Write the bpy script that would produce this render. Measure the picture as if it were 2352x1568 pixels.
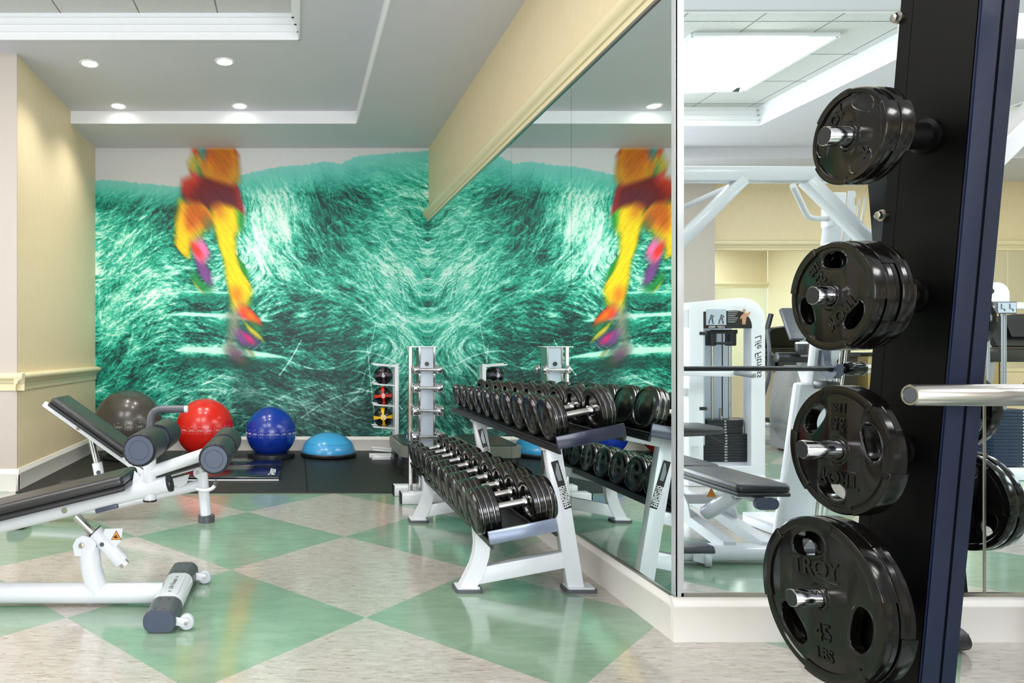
import bpy, bmesh, math, random
import numpy as np
from mathutils import Vector, Matrix, Euler
for _o in list(bpy.data.objects): bpy.data.objects.remove(_o, do_unlink=True)
SC = bpy.context.scene; COL = SC.collection
PI = math.pi; R = math.radians

# ------------------------------------------------------------------ camera
FPX = 1580.0; EYE = 1.15; VX, VY = 680.0, 804.0
cd = bpy.data.cameras.new('camera'); cam = bpy.data.objects.new('camera', cd); COL.objects.link(cam)
cam.location = (0, 0, EYE); cam.rotation_euler = (PI/2, 0, 0)
cd.sensor_width = 36.0; cd.lens = 36.0*FPX/2352.0
cd.shift_x = (1176-VX)/2352.0; cd.shift_y = (VY-784)/2352.0
cd.clip_start = 0.05; cd.clip_end = 200
SC.camera = cam
# ------------------------------------------------------------------ world, exposure
W = bpy.data.worlds.new('world'); SC.world = W; W.use_nodes = True
W.node_tree.nodes['Background'].inputs[0].default_value = (0.88, 0.93, 1.0, 1); W.node_tree.nodes['Background'].inputs[1].default_value = 1.6
SC.view_settings.view_transform = 'Standard'; SC.view_settings.look = 'None'; SC.view_settings.gamma = 1.0
SC.view_settings.use_curve_mapping = False; SC.view_settings.exposure = 0.62
try:
    SC.cycles.glossy_bounces = 8; SC.cycles.max_bounces = 12; SC.cycles.diffuse_bounces = 5
    SC.cycles.caustics_reflective = True; SC.cycles.sample_clamp_indirect = 6.0; SC.cycles.use_denoising = True
except Exception: pass
MP = 2.72          # plane of the glass of the mirror wall that faces the camera
MIR = [False]      # True: coordinates are given as seen in that mirror, the thing is built in front of it
# ------------------------------------------------------------------ large lights
def area(name, loc, rot, sx, sy, power, col=(1,1,1), shape='RECTANGLE', spread=PI):
    l = bpy.data.lights.new(name, 'AREA'); l.shape = shape; l.size = sx; l.size_y = sy; l.energy = power; l.color = col; l.spread = spread
    o = bpy.data.objects.new(name, l); COL.objects.link(o); o.location = loc; o.rotation_euler = rot
    o.visible_camera = True
    return o
# daylight through the big window openings left of and behind the camera
area('window_daylight', (-4.75, 1.0, 1.75), (0, -PI/2, 0), 2.4, 3.6, 30, (0.88, 0.94, 1.0))
area('window_daylight', (1.2, -3.85, 1.75), (PI/2, 0, 0), 4.6, 2.2, 185, (0.90, 0.95, 1.0))
# unseen ceiling lights: troffers in the left coffer, fill added under the flat ceiling
area('unseen_fill_light', (-0.9, 2.6, 3.70), (0, 0, 0), 1.2, 2.4, 58, (1.0, 0.97, 0.94))
area('unseen_fill_light', (8.2, 1.6, 3.56), (0, 0, 0), 2.4, 1.2, 120, (0.86, 0.93, 1.0))  # added fill with no fixture, brightens the room shown in the mirror
area('unseen_fill_light', (4.6, 1.85, 3.56), (0, 0, 0), 1.2, 0.6, 25, (0.90, 0.95, 1.0))  # added fill with no fixture, lights mirror wall and rack front from above
area('unseen_fill_light', (-2.9, 2.6, 3.70), (0, 0, 0), 1.2, 2.4, 50, (1.0, 0.97, 0.94))

# ------------------------------------------------------------------ materials
def lin(c):
    return tuple(((v/255.0)/12.92 if v/255.0 <= 0.04045 else (((v/255.0)+0.055)/1.055)**2.4) for v in c)
def mat(name, rgb, rough=0.5, metal=0.0, var=0.06, scale=18.0, bump=0.0, bscale=120.0, coat=0.0, spec=0.5, stretch=(1,1,1), emit=None):
    m = bpy.data.materials.new(name); m.use_nodes = True; nt = m.node_tree; N = nt.nodes; L = nt.links
    b = N['Principled BSDF']; c = lin(rgb)
    b.inputs['Roughness'].default_value = rough; b.inputs['Metallic'].default_value = metal
    b.inputs['Specular IOR Level'].default_value = spec; b.inputs['Coat Weight'].default_value = coat; b.inputs['Coat Roughness'].default_value = 0.08
    tc = N.new('ShaderNodeTexCoord'); mp = N.new('ShaderNodeMapping'); mp.inputs['Scale'].default_value = stretch
    L.new(tc.outputs['Object'], mp.inputs['Vector'])
    no = N.new('ShaderNodeTexNoise'); no.inputs['Scale'].default_value = scale; no.inputs['Detail'].default_value = 4
    L.new(mp.outputs['Vector'], no.inputs['Vector'])
    mx = N.new('ShaderNodeMix'); mx.data_type = 'RGBA'
    mx.inputs[6].default_value = (*[v*(1-var) for v in c], 1); mx.inputs[7].default_value = (*[min(1, v*(1+var)+var*0.01) for v in c], 1)
    L.new(no.outputs['Fac'], mx.inputs[0]); L.new(mx.outputs[2], b.inputs['Base Color'])
    if bump:
        n2 = N.new('ShaderNodeTexNoise'); n2.inputs['Scale'].default_value = bscale; n2.inputs['Detail'].default_value = 3
        L.new(mp.outputs['Vector'], n2.inputs['Vector'])
        bp = N.new('ShaderNodeBump'); bp.inputs['Strength'].default_value = bump; bp.inputs['Distance'].default_value = 0.002
        L.new(n2.outputs['Fac'], bp.inputs['Height']); L.new(bp.outputs['Normal'], b.inputs['Normal'])
    if emit:
        b.inputs['Emission Color'].default_value = (*lin(rgb), 1); b.inputs['Emission Strength'].default_value = emit
    return m
M = {}
M['ceiling'] = mat('ceiling_paint', (212,210,220), 0.62, var=0.03, scale=3)
M['ctrim'] = mat('ceiling_trim_paint', (236,237,241), 0.5, var=0.02)
M['cream'] = mat('cream_wallpaper', (226,208,172), 0.55, var=0.05, scale=30, bump=0.15, bscale=60, stretch=(1,1,0.3))
M['pillar'] = mat('pale_wallpaper', (190,180,172), 0.55, var=0.03, scale=30, bump=0.1, bscale=60)
M['molding'] = mat('cream_gloss_paint', (228,214,176), 0.35, var=0.03)
M['base'] = mat('baseboard_paint', (232,228,222), 0.35, var=0.03)
M['white'] = mat('white_powder_coat', (222,224,229), 0.28, var=0.02, coat=0.3)
M['whiteold'] = mat('worn_white_enamel', (232,232,228), 0.32, var=0.05, coat=0.2)
M['vinyl'] = mat('black_vinyl', (26,27,31), 0.38, var=0.15, bump=0.35, bscale=900, spec=0.6)
M['vinyltop'] = mat('bench_vinyl', (30,30,33), 0.33, var=0.12, bump=0.2, bscale=900, spec=0.65)
M['rubber'] = mat('gloss_black_rubber', (9,7,6), 0.15, var=0.2, bump=0.05, bscale=40, spec=0.42)
M['rubberd'] = mat('dumbbell_rubber', (11,10,10), 0.20, var=0.2, bump=0.08, bscale=50, spec=0.65)
M['matrub'] = mat('floor_rubber', (24,22,20), 0.5, var=0.35, scale=60, bump=0.3, bscale=300)
M['chrome'] = mat('chrome', (215,215,218), 0.10, 1.0, var=0.03)
M['steel'] = mat('brushed_steel', (190,186,180), 0.26, 1.0, var=0.12, scale=30, stretch=(1,30,30))
M['worn'] = mat('knurled_steel', (205,200,196), 0.34, 1.0, var=0.15, scale=200)
M['tray'] = mat('black_tray_paint', (24,24,27), 0.35, var=0.2, spec=0.5)
M['trayend_lit'] = mat('lit_tray_end', (132,142,164), 0.25, 0.4, var=0.15, scale=8, coat=0.3)  # lower tray end: bright reflection put into the base colour
M['trayend_lit2'] = mat('navy_tray_end', (26,32,56), 0.3, 0.1, var=0.2, scale=8, coat=0.3)
M['post'] = mat('black_satin_post', (6,5,5), 0.48, 0.0, var=0.15, scale=40, bump=0.08, bscale=600, spec=0.16)
M['postf'] = mat('dark_navy_post', (12,24,52), 0.42, 0.0, var=0.2, scale=40, bump=0.1, bscale=600)
M['plastic'] = mat('grey_plastic', (78,80,86), 0.38, var=0.08)
M['greycap'] = mat('blue_grey_plastic', (72,80,98), 0.40, var=0.08)
M['dkplastic'] = mat('dark_plastic', (28,30,34), 0.35, var=0.1)
M['wheel'] = mat('pale_wheel', (196,200,206), 0.4, var=0.04)
M['silver'] = mat('silver_paint', (146,150,154), 0.3, 0.5, var=0.05)
M['red'] = mat('red_ball_vinyl', (206,26,16), 0.27, var=0.06, coat=0.25)
M['blue'] = mat('blue_ball_vinyl', (10,48,150), 0.25, var=0.06, coat=0.25)
M['gray'] = mat('dark_grey_ball_vinyl', (66,62,58), 0.27, var=0.06, coat=0.25)
M['dome'] = mat('sky_blue_dome', (64,158,212), 0.22, var=0.04, coat=0.3)
M['alu'] = mat('satin_aluminium', (225,228,232), 0.38, 0.7, var=0.03)
M['print'] = mat('pale_print', (206,206,206), 0.5, var=0.05)
M['yellow'] = mat('yellow_panel', (240,186,20), 0.4, var=0.05)
M['redp'] = mat('red_panel', (222,44,28), 0.4, var=0.05)
M['purple'] = mat('grey_purple_panel', (72,62,82), 0.4, var=0.05)
M['black'] = mat('black', (12,12,13), 0.4, var=0.1)
M['text_w'] = mat('white_ink', (235,235,235), 0.5, var=0.02)
M['text_k'] = mat('black_ink', (20,20,22), 0.5, var=0.02)
M['orange'] = mat('orange_sticker', (238,150,52), 0.45, var=0.04)
M['navymat'] = mat('navy_exercise_mat', (20,26,34), 0.16, var=0.2, spec=0.6)
M['stepdeck'] = mat('step_deck_rubber', (34,38,36), 0.35, var=0.2, bump=0.3, bscale=200)
M['stepbody'] = mat('grey_step_plastic', (112,114,104), 0.4, var=0.06)
M['stack'] = mat('weight_stack_steel', (24,28,34), 0.35, 0.2, var=0.1)
M['bluestack'] = mat('navy_weight_stack', (22,42,66), 0.35, 0.2, var=0.1)
M['panelgrey'] = mat('pale_blue_grey_panel', (176,186,198), 0.35, var=0.03)
M['tilec'] = mat('cabinet_laminate', (168,146,92), 0.4, var=0.05)
M['skin'] = mat('printed_figure', (188,140,108), 0.5, var=0.1)
M['mirror_edge'] = mat('dark_mirror_gap', (16,20,20), 0.3)
def mirror_mat(name, col):
    m = bpy.data.materials.new(name); m.use_nodes = True; nt = m.node_tree; b = nt.nodes['Principled BSDF']
    b.inputs['Metallic'].default_value = 1.0; b.inputs['Roughness'].default_value = 0.0
    n = nt.nodes.new('ShaderNodeTexNoise'); n.inputs['Scale'].default_value = 0.7
    r = nt.nodes.new('ShaderNodeMix'); r.data_type = 'RGBA'
    r.inputs[6].default_value = (*[c*0.985 for c in col], 1); r.inputs[7].default_value = (*col, 1)
    nt.links.new(n.outputs['Fac'], r.inputs[0]); nt.links.new(r.outputs[2], b.inputs['Base Color'])
    return m
M['mirror_side'] = mirror_mat('mirror_glass_side', (0.90, 0.995, 0.975))
M['mirror_front'] = mirror_mat('mirror_glass_front', (0.90, 0.97, 0.985))
M['mirror_far'] = mirror_mat('mirror_glass_far', (0.78, 0.80, 0.74))
def emis(name, col, s):
    m = bpy.data.materials.new(name); m.use_nodes = True; nt = m.node_tree; b = nt.nodes['Principled BSDF']
    b.inputs['Base Color'].default_value = (*col, 1); b.inputs['Emission Color'].default_value = (*col, 1); b.inputs['Emission Strength'].default_value = s
    return m
M['lamp'] = emis('lamp_glow', (1.0, 0.96, 0.88), 14.0)
M['diffuser'] = emis('troffer_diffuser', (1.0, 0.99, 0.97), 12.0)

# floor: large two-colour tiles laid on the diagonal
def floor_mat():
    m = bpy.data.materials.new('diagonal_tile_floor'); m.use_nodes = True; nt = m.node_tree; N = nt.nodes; L = nt.links; b = N['Principled BSDF']
    tc = N.new('ShaderNodeTexCoord'); a = 0.644; s = a*math.sqrt(2)
    mp = N.new('ShaderNodeMapping'); mp.vector_type = 'POINT'
    # rotate by -45 deg about the lattice vertex (0.2997, 2.959)
    sub = N.new('ShaderNodeVectorMath'); sub.operation = 'SUBTRACT'; sub.inputs[1].default_value = (0.2997, 2.959, -0.2)
    L.new(tc.outputs['Object'], sub.inputs[0])
    mp.inputs['Rotation'].default_value = (0, 0, -PI/4); mp.inputs['Scale'].default_value = (1/s, 1/s, 1/s)
    L.new(sub.outputs[0], mp.inputs['Vector'])
    ck = N.new('ShaderNodeTexChecker'); ck.inputs['Scale'].default_value = 1.0; ck.inputs['Color1'].default_value = (0,0,0,1); ck.inputs['Color2'].default_value = (1,1,1,1)
    L.new(mp.outputs['Vector'], ck.inputs['Vector'])
    def streak(rot, sc, scale, lo, hi, det=6, rough=0.6):
        q = N.new('ShaderNodeMapping'); q.inputs['Rotation'].default_value = (0,0,rot); q.inputs['Scale'].default_value = sc
        L.new(tc.outputs['Object'], q.inputs['Vector'])
        n = N.new('ShaderNodeTexNoise'); n.inputs['Scale'].default_value = scale; n.inputs['Detail'].default_value = det; n.inputs['Roughness'].default_value = rough; n.inputs['Distortion'].default_value = 0.6
        L.new(q.outputs['Vector'], n.inputs['Vector'])
        r = N.new('ShaderNodeMapRange'); r.inputs[1].default_value = lo; r.inputs[2].default_value = hi; L.new(n.outputs['Fac'], r.inputs[0]); return r.outputs[0]
    def mix(f, x, y, typ='MIX'):
        k = N.new('ShaderNodeMix'); k.data_type = 'RGBA'; k.blend_type = typ
        if isinstance(f, float): k.inputs[0].default_value = f
        else: L.new(f, k.inputs[0])
        for i, v in ((6, x), (7, y)):
            if isinstance(v, tuple): k.inputs[i].default_value = (*v, 1)
            else: L.new(v, k.inputs[i])
        return k.outputs[2]
    g = mix(streak(R(35), (1,5,1), 9, 0.40, 0.62), lin((168,162,154)), lin((182,176,168)))
    g = mix(streak(R(35), (1,7,1), 16, 0.55, 0.66), g, lin((140,128,114)))
    g = mix(streak(R(30), (1,6,1), 30, 0.60, 0.68), g, lin((204,198,188)))
    gr = mix(streak(R(-50), (1,3,1), 6, 0.35, 0.65), lin((120,146,124)), lin((134,158,136)))
    gr = mix(streak(R(-40), (1,7,1), 12, 0.66, 0.72), gr, lin((90,128,104)))
    gr = mix(streak(R(-30), (1,10,1), 7, 0.735, 0.75, 8), gr, lin((40,60,50)))
    col = mix(ck.outputs['Fac'], g, gr)
    L.new(col, b.inputs['Base Color'])
    rr = streak(0.3, (1,1,1), 4, 0.3, 0.7); q = N.new('ShaderNodeMapRange'); q.inputs[3].default_value = 0.09; q.inputs[4].default_value = 0.17; L.new(rr, q.inputs[0]); L.new(q.outputs[0], b.inputs['Roughness'])
    b.inputs['Specular IOR Level'].default_value = 0.55; b.inputs['Coat Weight'].default_value = 0.35; b.inputs['Coat Roughness'].default_value = 0.10
    return m
M['floor'] = floor_mat()
def ctile_mat():
    m = bpy.data.materials.new('ceiling_tile_grid'); m.use_nodes = True; nt = m.node_tree; N = nt.nodes; L = nt.links; b = N['Principled BSDF']
    tc = N.new('ShaderNodeTexCoord')
    br = N.new('ShaderNodeTexBrick'); br.offset = 0.0; br.inputs['Scale'].default_value = 1.0; br.inputs['Brick Width'].default_value = 0.605; br.inputs['Row Height'].default_value = 0.605
    br.inputs['Mortar Size'].default_value = 0.006; br.inputs['Mortar Smooth'].default_value = 0.0
    br.inputs['Color1'].default_value = (*lin((205,205,204)),1); br.inputs['Color2'].default_value = (*lin((202,203,201)),1); br.inputs['Mortar'].default_value = (*lin((120,118,112)),1)
    L.new(tc.outputs['Object'], br.inputs['Vector'])
    n = N.new('ShaderNodeTexNoise'); n.inputs['Scale'].default_value = 90; n.inputs['Detail'].default_value = 5; L.new(tc.outputs['Object'], n.inputs['Vector'])
    r = N.new('ShaderNodeMapRange'); r.inputs[1].default_value = 0.58; r.inputs[2].default_value = 0.68; L.new(n.outputs['Fac'], r.inputs[0])
    k = N.new('ShaderNodeMix'); k.data_type = 'RGBA'; k.inputs[7].default_value = (*lin((188,188,184)),1); L.new(r.outputs[0], k.inputs[0]); L.new(br.outputs['Color'], k.inputs[6])
    L.new(k.outputs[2], b.inputs['Base Color']); b.inputs['Roughness'].default_value = 0.8
    bp = N.new('ShaderNodeBump'); bp.inputs['Strength'].default_value = 0.3; bp.inputs['Distance'].default_value = 0.003; L.new(n.outputs['Fac'], bp.inputs['Height']); L.new(bp.outputs[0], b.inputs['Normal'])
    return m
M['ctile'] = ctile_mat()

# ------------------------------------------------------------------ scene graph helpers
ROOTM = {}
def fy(p):
    p = Vector(p)
    if MIR[0]: p.y = 2*MP - p.y
    return p
def thing(name, label, cat, loc=(0,0,0), rz=0.0, group=None):
    o = bpy.data.objects.new(name, None); COL.objects.link(o); o.empty_display_size = 0.1
    loc = fy(loc); o.location = loc; o.rotation_euler = (0,0,rz); o['label'] = label; o['category'] = cat
    if group: o['group'] = group
    ROOTM[o.name] = (Matrix.Translation(loc) @ Matrix.Rotation(rz, 4, 'Z')).inverted()
    return o
def tag(o, label, cat, group=None):
    o['label'] = label; o['category'] = cat
    if group: o['group'] = group
    return o
def kids(o): return [c for c in bpy.data.objects if c.parent == o]
def copy_tree(o, loc=None, rz=None, label=None, parent=None):
    c = o.copy(); COL.objects.link(c)
    if parent is not None: c.parent = parent
    if loc is not None: c.location = loc
    if rz is not None: c.rotation_euler = (0,0,rz)
    if label: c['label'] = label
    for ch in kids(o): copy_tree(ch, parent=c)
    return c
def frame(o, z, up=(0,0,1)):
    """matrix with origin o and +Z along z"""
    z = Vector(z).normalized(); u = Vector(up)
    if abs(z.dot(u)) > 0.98: u = Vector((0,1,0))
    x = u.cross(z).normalized(); y = z.cross(x)
    m = Matrix((x, y, z)).transposed().to_4x4(); m.translation = Vector(o); return m
def axes(o, x, y):
    x = Vector(x).normalized(); y = Vector(y); y = (y - x*y.dot(x)).normalized(); z = x.cross(y)
    m = Matrix((x, y, z)).transposed().to_4x4(); m.translation = Vector(o); return m
class B:
    def __init__(s): s.bm = bmesh.new()
    def add(s, bm2, m=None):
        if m is not None: bmesh.ops.transform(bm2, matrix=m, verts=bm2.verts)
        if m is not None and m.determinant() < 0: bmesh.ops.reverse_faces(bm2, faces=bm2.faces)
        me = bpy.data.meshes.new('t'); bm2.to_mesh(me); bm2.free(); s.bm.from_mesh(me); bpy.data.meshes.remove(me); return s
    def box(s, c, d, bev=0.0, seg=2, m=None, taper=None):
        b = bmesh.new(); bmesh.ops.create_cube(b, size=1.0)
        for v in b.verts:
            v.co = Vector((v.co.x*d[0], v.co.y*d[1], v.co.z*d[2]))
        if bev > 0: bmesh.ops.bevel(b, geom=b.edges[:], offset=min(bev, min(d)*0.499), segments=seg, profile=0.5, affect='EDGES')
        mm = Matrix.Translation(Vector(c)) if m is None else m @ Matrix.Translation(Vector(c))
        return s.add(b, mm)
    def lim(s, x0, x1, y0, y1, z0, z1, bev=0.0, seg=2):
        return s.box(((x0+x1)/2, (y0+y1)/2, (z0+z1)/2), (abs(x1-x0), abs(y1-y0), abs(z1-z0)), bev, seg)
    def beam(s, p, q, w, h, bev=0.006, up=(0,0,1), seg=2):
        """box from p to q; h along up, w across"""
        p, q = Vector(p), Vector(q); d = q-p; z = d.normalized(); u = Vector(up); u = (u - z*u.dot(z)).normalized(); x = u.cross(z)
        m = Matrix((x, u, z)).transposed().to_4x4(); m.translation = (p+q)/2
        return s.box((0,0,0), (w, h, d.length), bev, seg, m)
    def cyl(s, p, q, r, r2=None, seg=28, bev=0.0, caps=True):
        p, q = Vector(p), Vector(q); L = (q-p).length; r2 = r if r2 is None else r2
        if bev > 0: prof = [(0,0),(r-bev,0),(r-bev*0.3,bev*0.3),(r,bev),(r2,L-bev),(r2-bev*0.3,L-bev*0.3),(r2-bev,L),(0,L)]
        else: prof = [(0,0),(r,0),(r2,L),(0,L)] if caps else [(r,0),(r2,L)]
        return s.lathe(prof, p, q-p, seg)
    def lathe(s, prof, o, ax, seg=32, closed=False):
        b = bmesh.new(); rings = []
        pr = list(prof) + ([prof[0]] if closed else [])
        for (r, t) in prof:
            if r < 1e-6: rings.append([b.verts.new((0,0,t))])
            else: rings.append([b.verts.new((r*math.cos(2*PI*k/seg), r*math.sin(2*PI*k/seg), t)) for k in range(seg)])
        if closed: rings.append(rings[0])
        for A, C in zip(rings[:-1], rings[1:]):
            for k in range(seg):
                k2 = (k+1) % seg
                if len(A) == 1 and len(C) == 1: continue
                if len(A) == 1: f = (A[0], C[k2], C[k])
                elif len(C) == 1: f = (A[k], A[k2], C[0])
                else: f = (A[k], A[k2], C[k2], C[k])
                b.faces.new(f)
        bmesh.ops.recalc_face_normals(b, faces=b.faces[:])
        return s.add(b, frame(o, ax))
    def sphere(s, c, r, seg=48, rings=28, sc=(1,1,1)):
        b = bmesh.new(); bmesh.ops.create_uvsphere(b, u_segments=seg, v_segments=rings, radius=r)
        return s.add(b, Matrix.Translation(Vector(c)) @ Matrix.Diagonal((*sc,1)))
    def tube(s, pts, r, seg=16, round_=0.0, rs=6, flat=None):
        """swept tube, corners rounded by radius round_"""
        pts = [Vector(p) for p in pts]
        if round_ > 0 and len(pts) > 2:
            out = [pts[0]]
            for a, b_, c in zip(pts[:-2], pts[1:-1], pts[2:]):
                d1 = (a-b_); d2 = (c-b_); t = min(round_, d1.length*0.49, d2.length*0.49)
                p1 = b_ + d1.normalized()*t; p2 = b_ + d2.normalized()*t
                for k in range(rs+1):
                    u = k/rs; out.append(p1*(1-u)**2 + b_*2*u*(1-u) + p2*u*u)
            out.append(pts[-1]); pts = out
        b = bmesh.new(); rings = []; n = len(pts); up = None
        for i, p in enumerate(pts):
            t = (pts[min(i+1,n-1)] - pts[max(i-1,0)]).normalized()
            if up is None:
                up = Vector((0,0,1)) if abs(t.z) < 0.9 else Vector((0,1,0))
            x = up.cross(t).normalized(); up = t.cross(x).normalized()
            rx, ry = (r, r) if flat is None else flat
            rings.append([b.verts.new(p + x*math.cos(2*PI*k/seg)*rx + up*math.sin(2*PI*k/seg)*ry) for k in range(seg)])
        for A, C in zip(rings[:-1], rings[1:]):
            for k in range(seg): b.faces.new((A[k], A[(k+1)%seg], C[(k+1)%seg], C[k]))
        b.faces.new(rings[0][::-1]); b.faces.new(rings[-1])
        bmesh.ops.recalc_face_normals(b, faces=b.faces[:])
        return s.add(b)
    def ribbon(s, pts, w, h, side, bev=0.0):
        """rectangular bar swept through pts; w along side (fixed direction), h across"""
        pts = [Vector(p) for p in pts]; side = Vector(side).normalized(); b = bmesh.new(); rings = []; n = len(pts)
        for i, p in enumerate(pts):
            t = (pts[min(i+1,n-1)] - pts[max(i-1,0)]).normalized(); nn = side.cross(t).normalized()
            rings.append([b.verts.new(p + side*w/2*a + nn*h/2*c) for a, c in ((-1,-1),(1,-1),(1,1),(-1,1))])
        for A, C in zip(rings[:-1], rings[1:]):
            for k in range(4): b.faces.new((A[k], A[(k+1)%4], C[(k+1)%4], C[k]))
        b.faces.new(rings[0][::-1]); b.faces.new(rings[-1])
        bmesh.ops.recalc_face_normals(b, faces=b.faces[:])
        return s.add(b)
    def prism(s, poly, m, t):
        """2D polygon in the XY plane of m, thickened from z=0 to z=t"""
        b = bmesh.new(); lo = [b.verts.new((x,y,0)) for x,y in poly]; hi = [b.verts.new((x,y,t)) for x,y in poly]; n = len(poly)
        b.faces.new(lo[::-1]); b.faces.new(hi)
        for k in range(n): b.faces.new((lo[k], lo[(k+1)%n], hi[(k+1)%n], hi[k]))
        bmesh.ops.recalc_face_normals(b, faces=b.faces[:])
        return s.add(b, m)
    def profile(s, prof, p, q, out, up=(0,0,1)):
        """moulding: prof [(out, up)...] closed polygon, swept from p to q"""
        p, q = Vector(p), Vector(q); out = Vector(out); up = Vector(up); b = bmesh.new()
        A = [b.verts.new(p + out*a + up*c) for a, c in prof]; C = [b.verts.new(q + out*a + up*c) for a, c in prof]; n = len(prof)
        for k in range(n): b.faces.new((A[k], A[(k+1)%n], C[(k+1)%n], C[k]))
        b.faces.new(A[::-1]); b.faces.new(C); bmesh.ops.recalc_face_normals(b, faces=b.faces[:])
        return s.add(b)
    def curve(s, loops, ext, bev, m):
        cu = bpy.data.curves.new('c', 'CURVE'); cu.dimensions = '2D'; cu.fill_mode = 'BOTH'; cu.extrude = ext; cu.bevel_depth = bev; cu.bevel_resolution = 2; cu.offset = -bev
        for lp in loops:
            sp = cu.splines.new('POLY'); sp.points.add(len(lp)-1); sp.use_cyclic_u = True
            for i, (x, y) in enumerate(lp): sp.points[i].co = (x, y, 0, 1)
        return s._fromcurve(cu, m)
    def _fromcurve(s, cu, m):
        ob = bpy.data.objects.new('c', cu); COL.objects.link(ob)
        dg = bpy.context.evaluated_depsgraph_get(); dg.update(); me = bpy.data.meshes.new_from_object(ob.evaluated_get(dg))
        b = bmesh.new(); b.from_mesh(me); bmesh.ops.remove_doubles(b, verts=b.verts[:], dist=1e-6)
        bpy.data.objects.remove(ob); bpy.data.curves.remove(cu); bpy.data.meshes.remove(me)
        return s.add(b, m)
    def text(s, body, size, m, ext=0.001, bev=0.0, off=0.0, shear=0.0, sx=1.0):
        """text centred on m's origin, reading along +X, facing +Z"""
        cu = bpy.data.curves.new('t', 'FONT'); cu.body = body; cu.size = size; cu.extrude = ext; cu.align_x = 'CENTER'; cu.align_y = 'CENTER'
        cu.bevel_depth = bev; cu.offset = off; cu.shear = shear; cu.resolution_u = 3
        return s._fromcurve(cu, m @ Matrix.Diagonal((sx,1,1,1)))
    def build(s, name, mt, parent=None, sharp=38, smooth=True):
        bm = s.bm
        if MIR[0]:
            for v in bm.verts: v.co.y = 2*MP - v.co.y
            bmesh.ops.reverse_faces(bm, faces=bm.faces[:])
        if parent is not None:
            r = parent
            while r.parent is not None: r = r.parent
            if r.name in ROOTM: bmesh.ops.transform(bm, matrix=ROOTM[r.name], verts=bm.verts)
        me = bpy.data.meshes.new(name); bm.to_mesh(me); bm.free()
        if smooth:
            me.shade_smooth(); me.set_sharp_from_angle(angle=R(sharp))
        me.materials.append(M[mt] if isinstance(mt, str) else mt)
        o = bpy.data.objects.new(name, me); COL.objects.link(o)
        if parent is not None: o.parent = parent
        return o
def struct(o):
    o['kind'] = 'structure'; return o
def circ(r, n=64, cx=0, cy=0, a0=0): return [(cx+r*math.cos(a0+2*PI*k/n), cy+r*math.sin(a0+2*PI*k/n)) for k in range(n)]
def ell(cx, cy, rx, ry, rot, n=28, p=1.0):
    o = []
    for k in range(n):
        t = 2*PI*k/n; c, s_ = math.cos(t), math.sin(t)
        x = rx*abs(c)**p*(1 if c >= 0 else -1); y = ry*abs(s_)**p*(1 if s_ >= 0 else -1)
        o.append((cx + x*math.cos(rot)-y*math.sin(rot), cy + x*math.sin(rot)+y*math.cos(rot)))
    return o
def rrect(w, h, r, n=5, cx=0, cy=0):
    o = []
    for (sx, sy, a) in ((1,1,0),(-1,1,PI/2),(-1,-1,PI),(1,-1,1.5*PI)):
        for k in range(n+1):
            t = a + PI/2*k/n; o.append((cx+sx*(w/2-r)+r*math.cos(t), cy+sy*(h/2-r)+r*math.sin(t)))
    return o

# ================================================================== THE ROOM
XL, XR, YB = -2.285, 1.51, 7.83          # alcove left wall, mirror wall, mural wall
ZR, ZS, ZT = 3.575, 3.45, 3.75           # recess ceiling, soffit, ceiling tiles
YF = -3.95; XE = 11.0; XW = -4.8; YP = 5.64
struct(B().lim(XW, XE, YF, YB, -0.12, 0.0).build('floor', 'floor', smooth=False))
struct(B().lim(XW, XR+0.12, YB, YB+0.12, 0, 3.9).build('wall_back', 'cream', smooth=False))
struct(B().lim(XL-0.12, XL, YP+0.002, YB, 0, 3.9).build('wall_left', 'cream', smooth=False))
struct(B().lim(XW, XL-0.0, YP-0.01, YP+0.0, 0, 3.9).build('wall_pillar', 'pillar', smooth=False))
struct(B().lim(XR, XR+0.12, MP+0.012, YB, 0, 3.9).build('wall_right', 'cream', smooth=False))
struct(B().lim(XR, XE, MP+0.012, MP+0.132, 0, 3.9).build('wall_front', 'cream', smooth=False))
struct(B().lim(XE, XE+0.12, YF, MP, 0, 3.9).build('wall_east', 'cream', smooth=False))
b = B()    # far wall behind the camera with a window opening (x -1.1..3.5)
b.lim(XW, -1.2, YF-0.12, YF, 0, 3.9).lim(3.6, XE, YF-0.12, YF, 0, 3.9).lim(-1.2, 3.6, YF-0.12, YF, 0, 0.6).lim(-1.2, 3.6, YF-0.12, YF, 2.9, 3.9)
struct(b.build('wall_far', 'cream', smooth=False))
b = B()    # west wall with a wide window opening
b.lim(XW-0.12, XW, YF, -0.8, 0, 3.9).lim(XW-0.12, XW, 4.6, YP, 0, 3.9).lim(XW-0.12, XW, -0.8, 4.6, 0, 0.5).lim(XW-0.12, XW, -0.8, 4.6, 3.0, 3.9)
struct(b.build('wall_west', 'cream', smooth=False))
b = B()
for y in (-0.8, 1.0, 2.8, 4.6): b.lim(XW-0.08, XW-0.04, y-0.03, y+0.03, 0.5, 3.0)
b.lim(XW-0.08, XW-0.04, -0.8, 4.6, 0.5, 0.56).lim(XW-0.08, XW-0.04, -0.8, 4.6, 2.94, 3.0)
struct(b.build('window_1', 'white', smooth=False))
b = B()
for x in (-1.2, 0.4, 2.0, 3.6): b.lim(x-0.03, x+0.03, YF-0.08, YF-0.04, 0.6, 2.9)
b.lim(-1.2, 3.6, YF-0.08, YF-0.04, 0.6, 0.66).lim(-1.2, 3.6, YF-0.08, YF-0.04, 2.84, 2.9)
struct(b.build('window_2', 'white', smooth=False))
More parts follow.
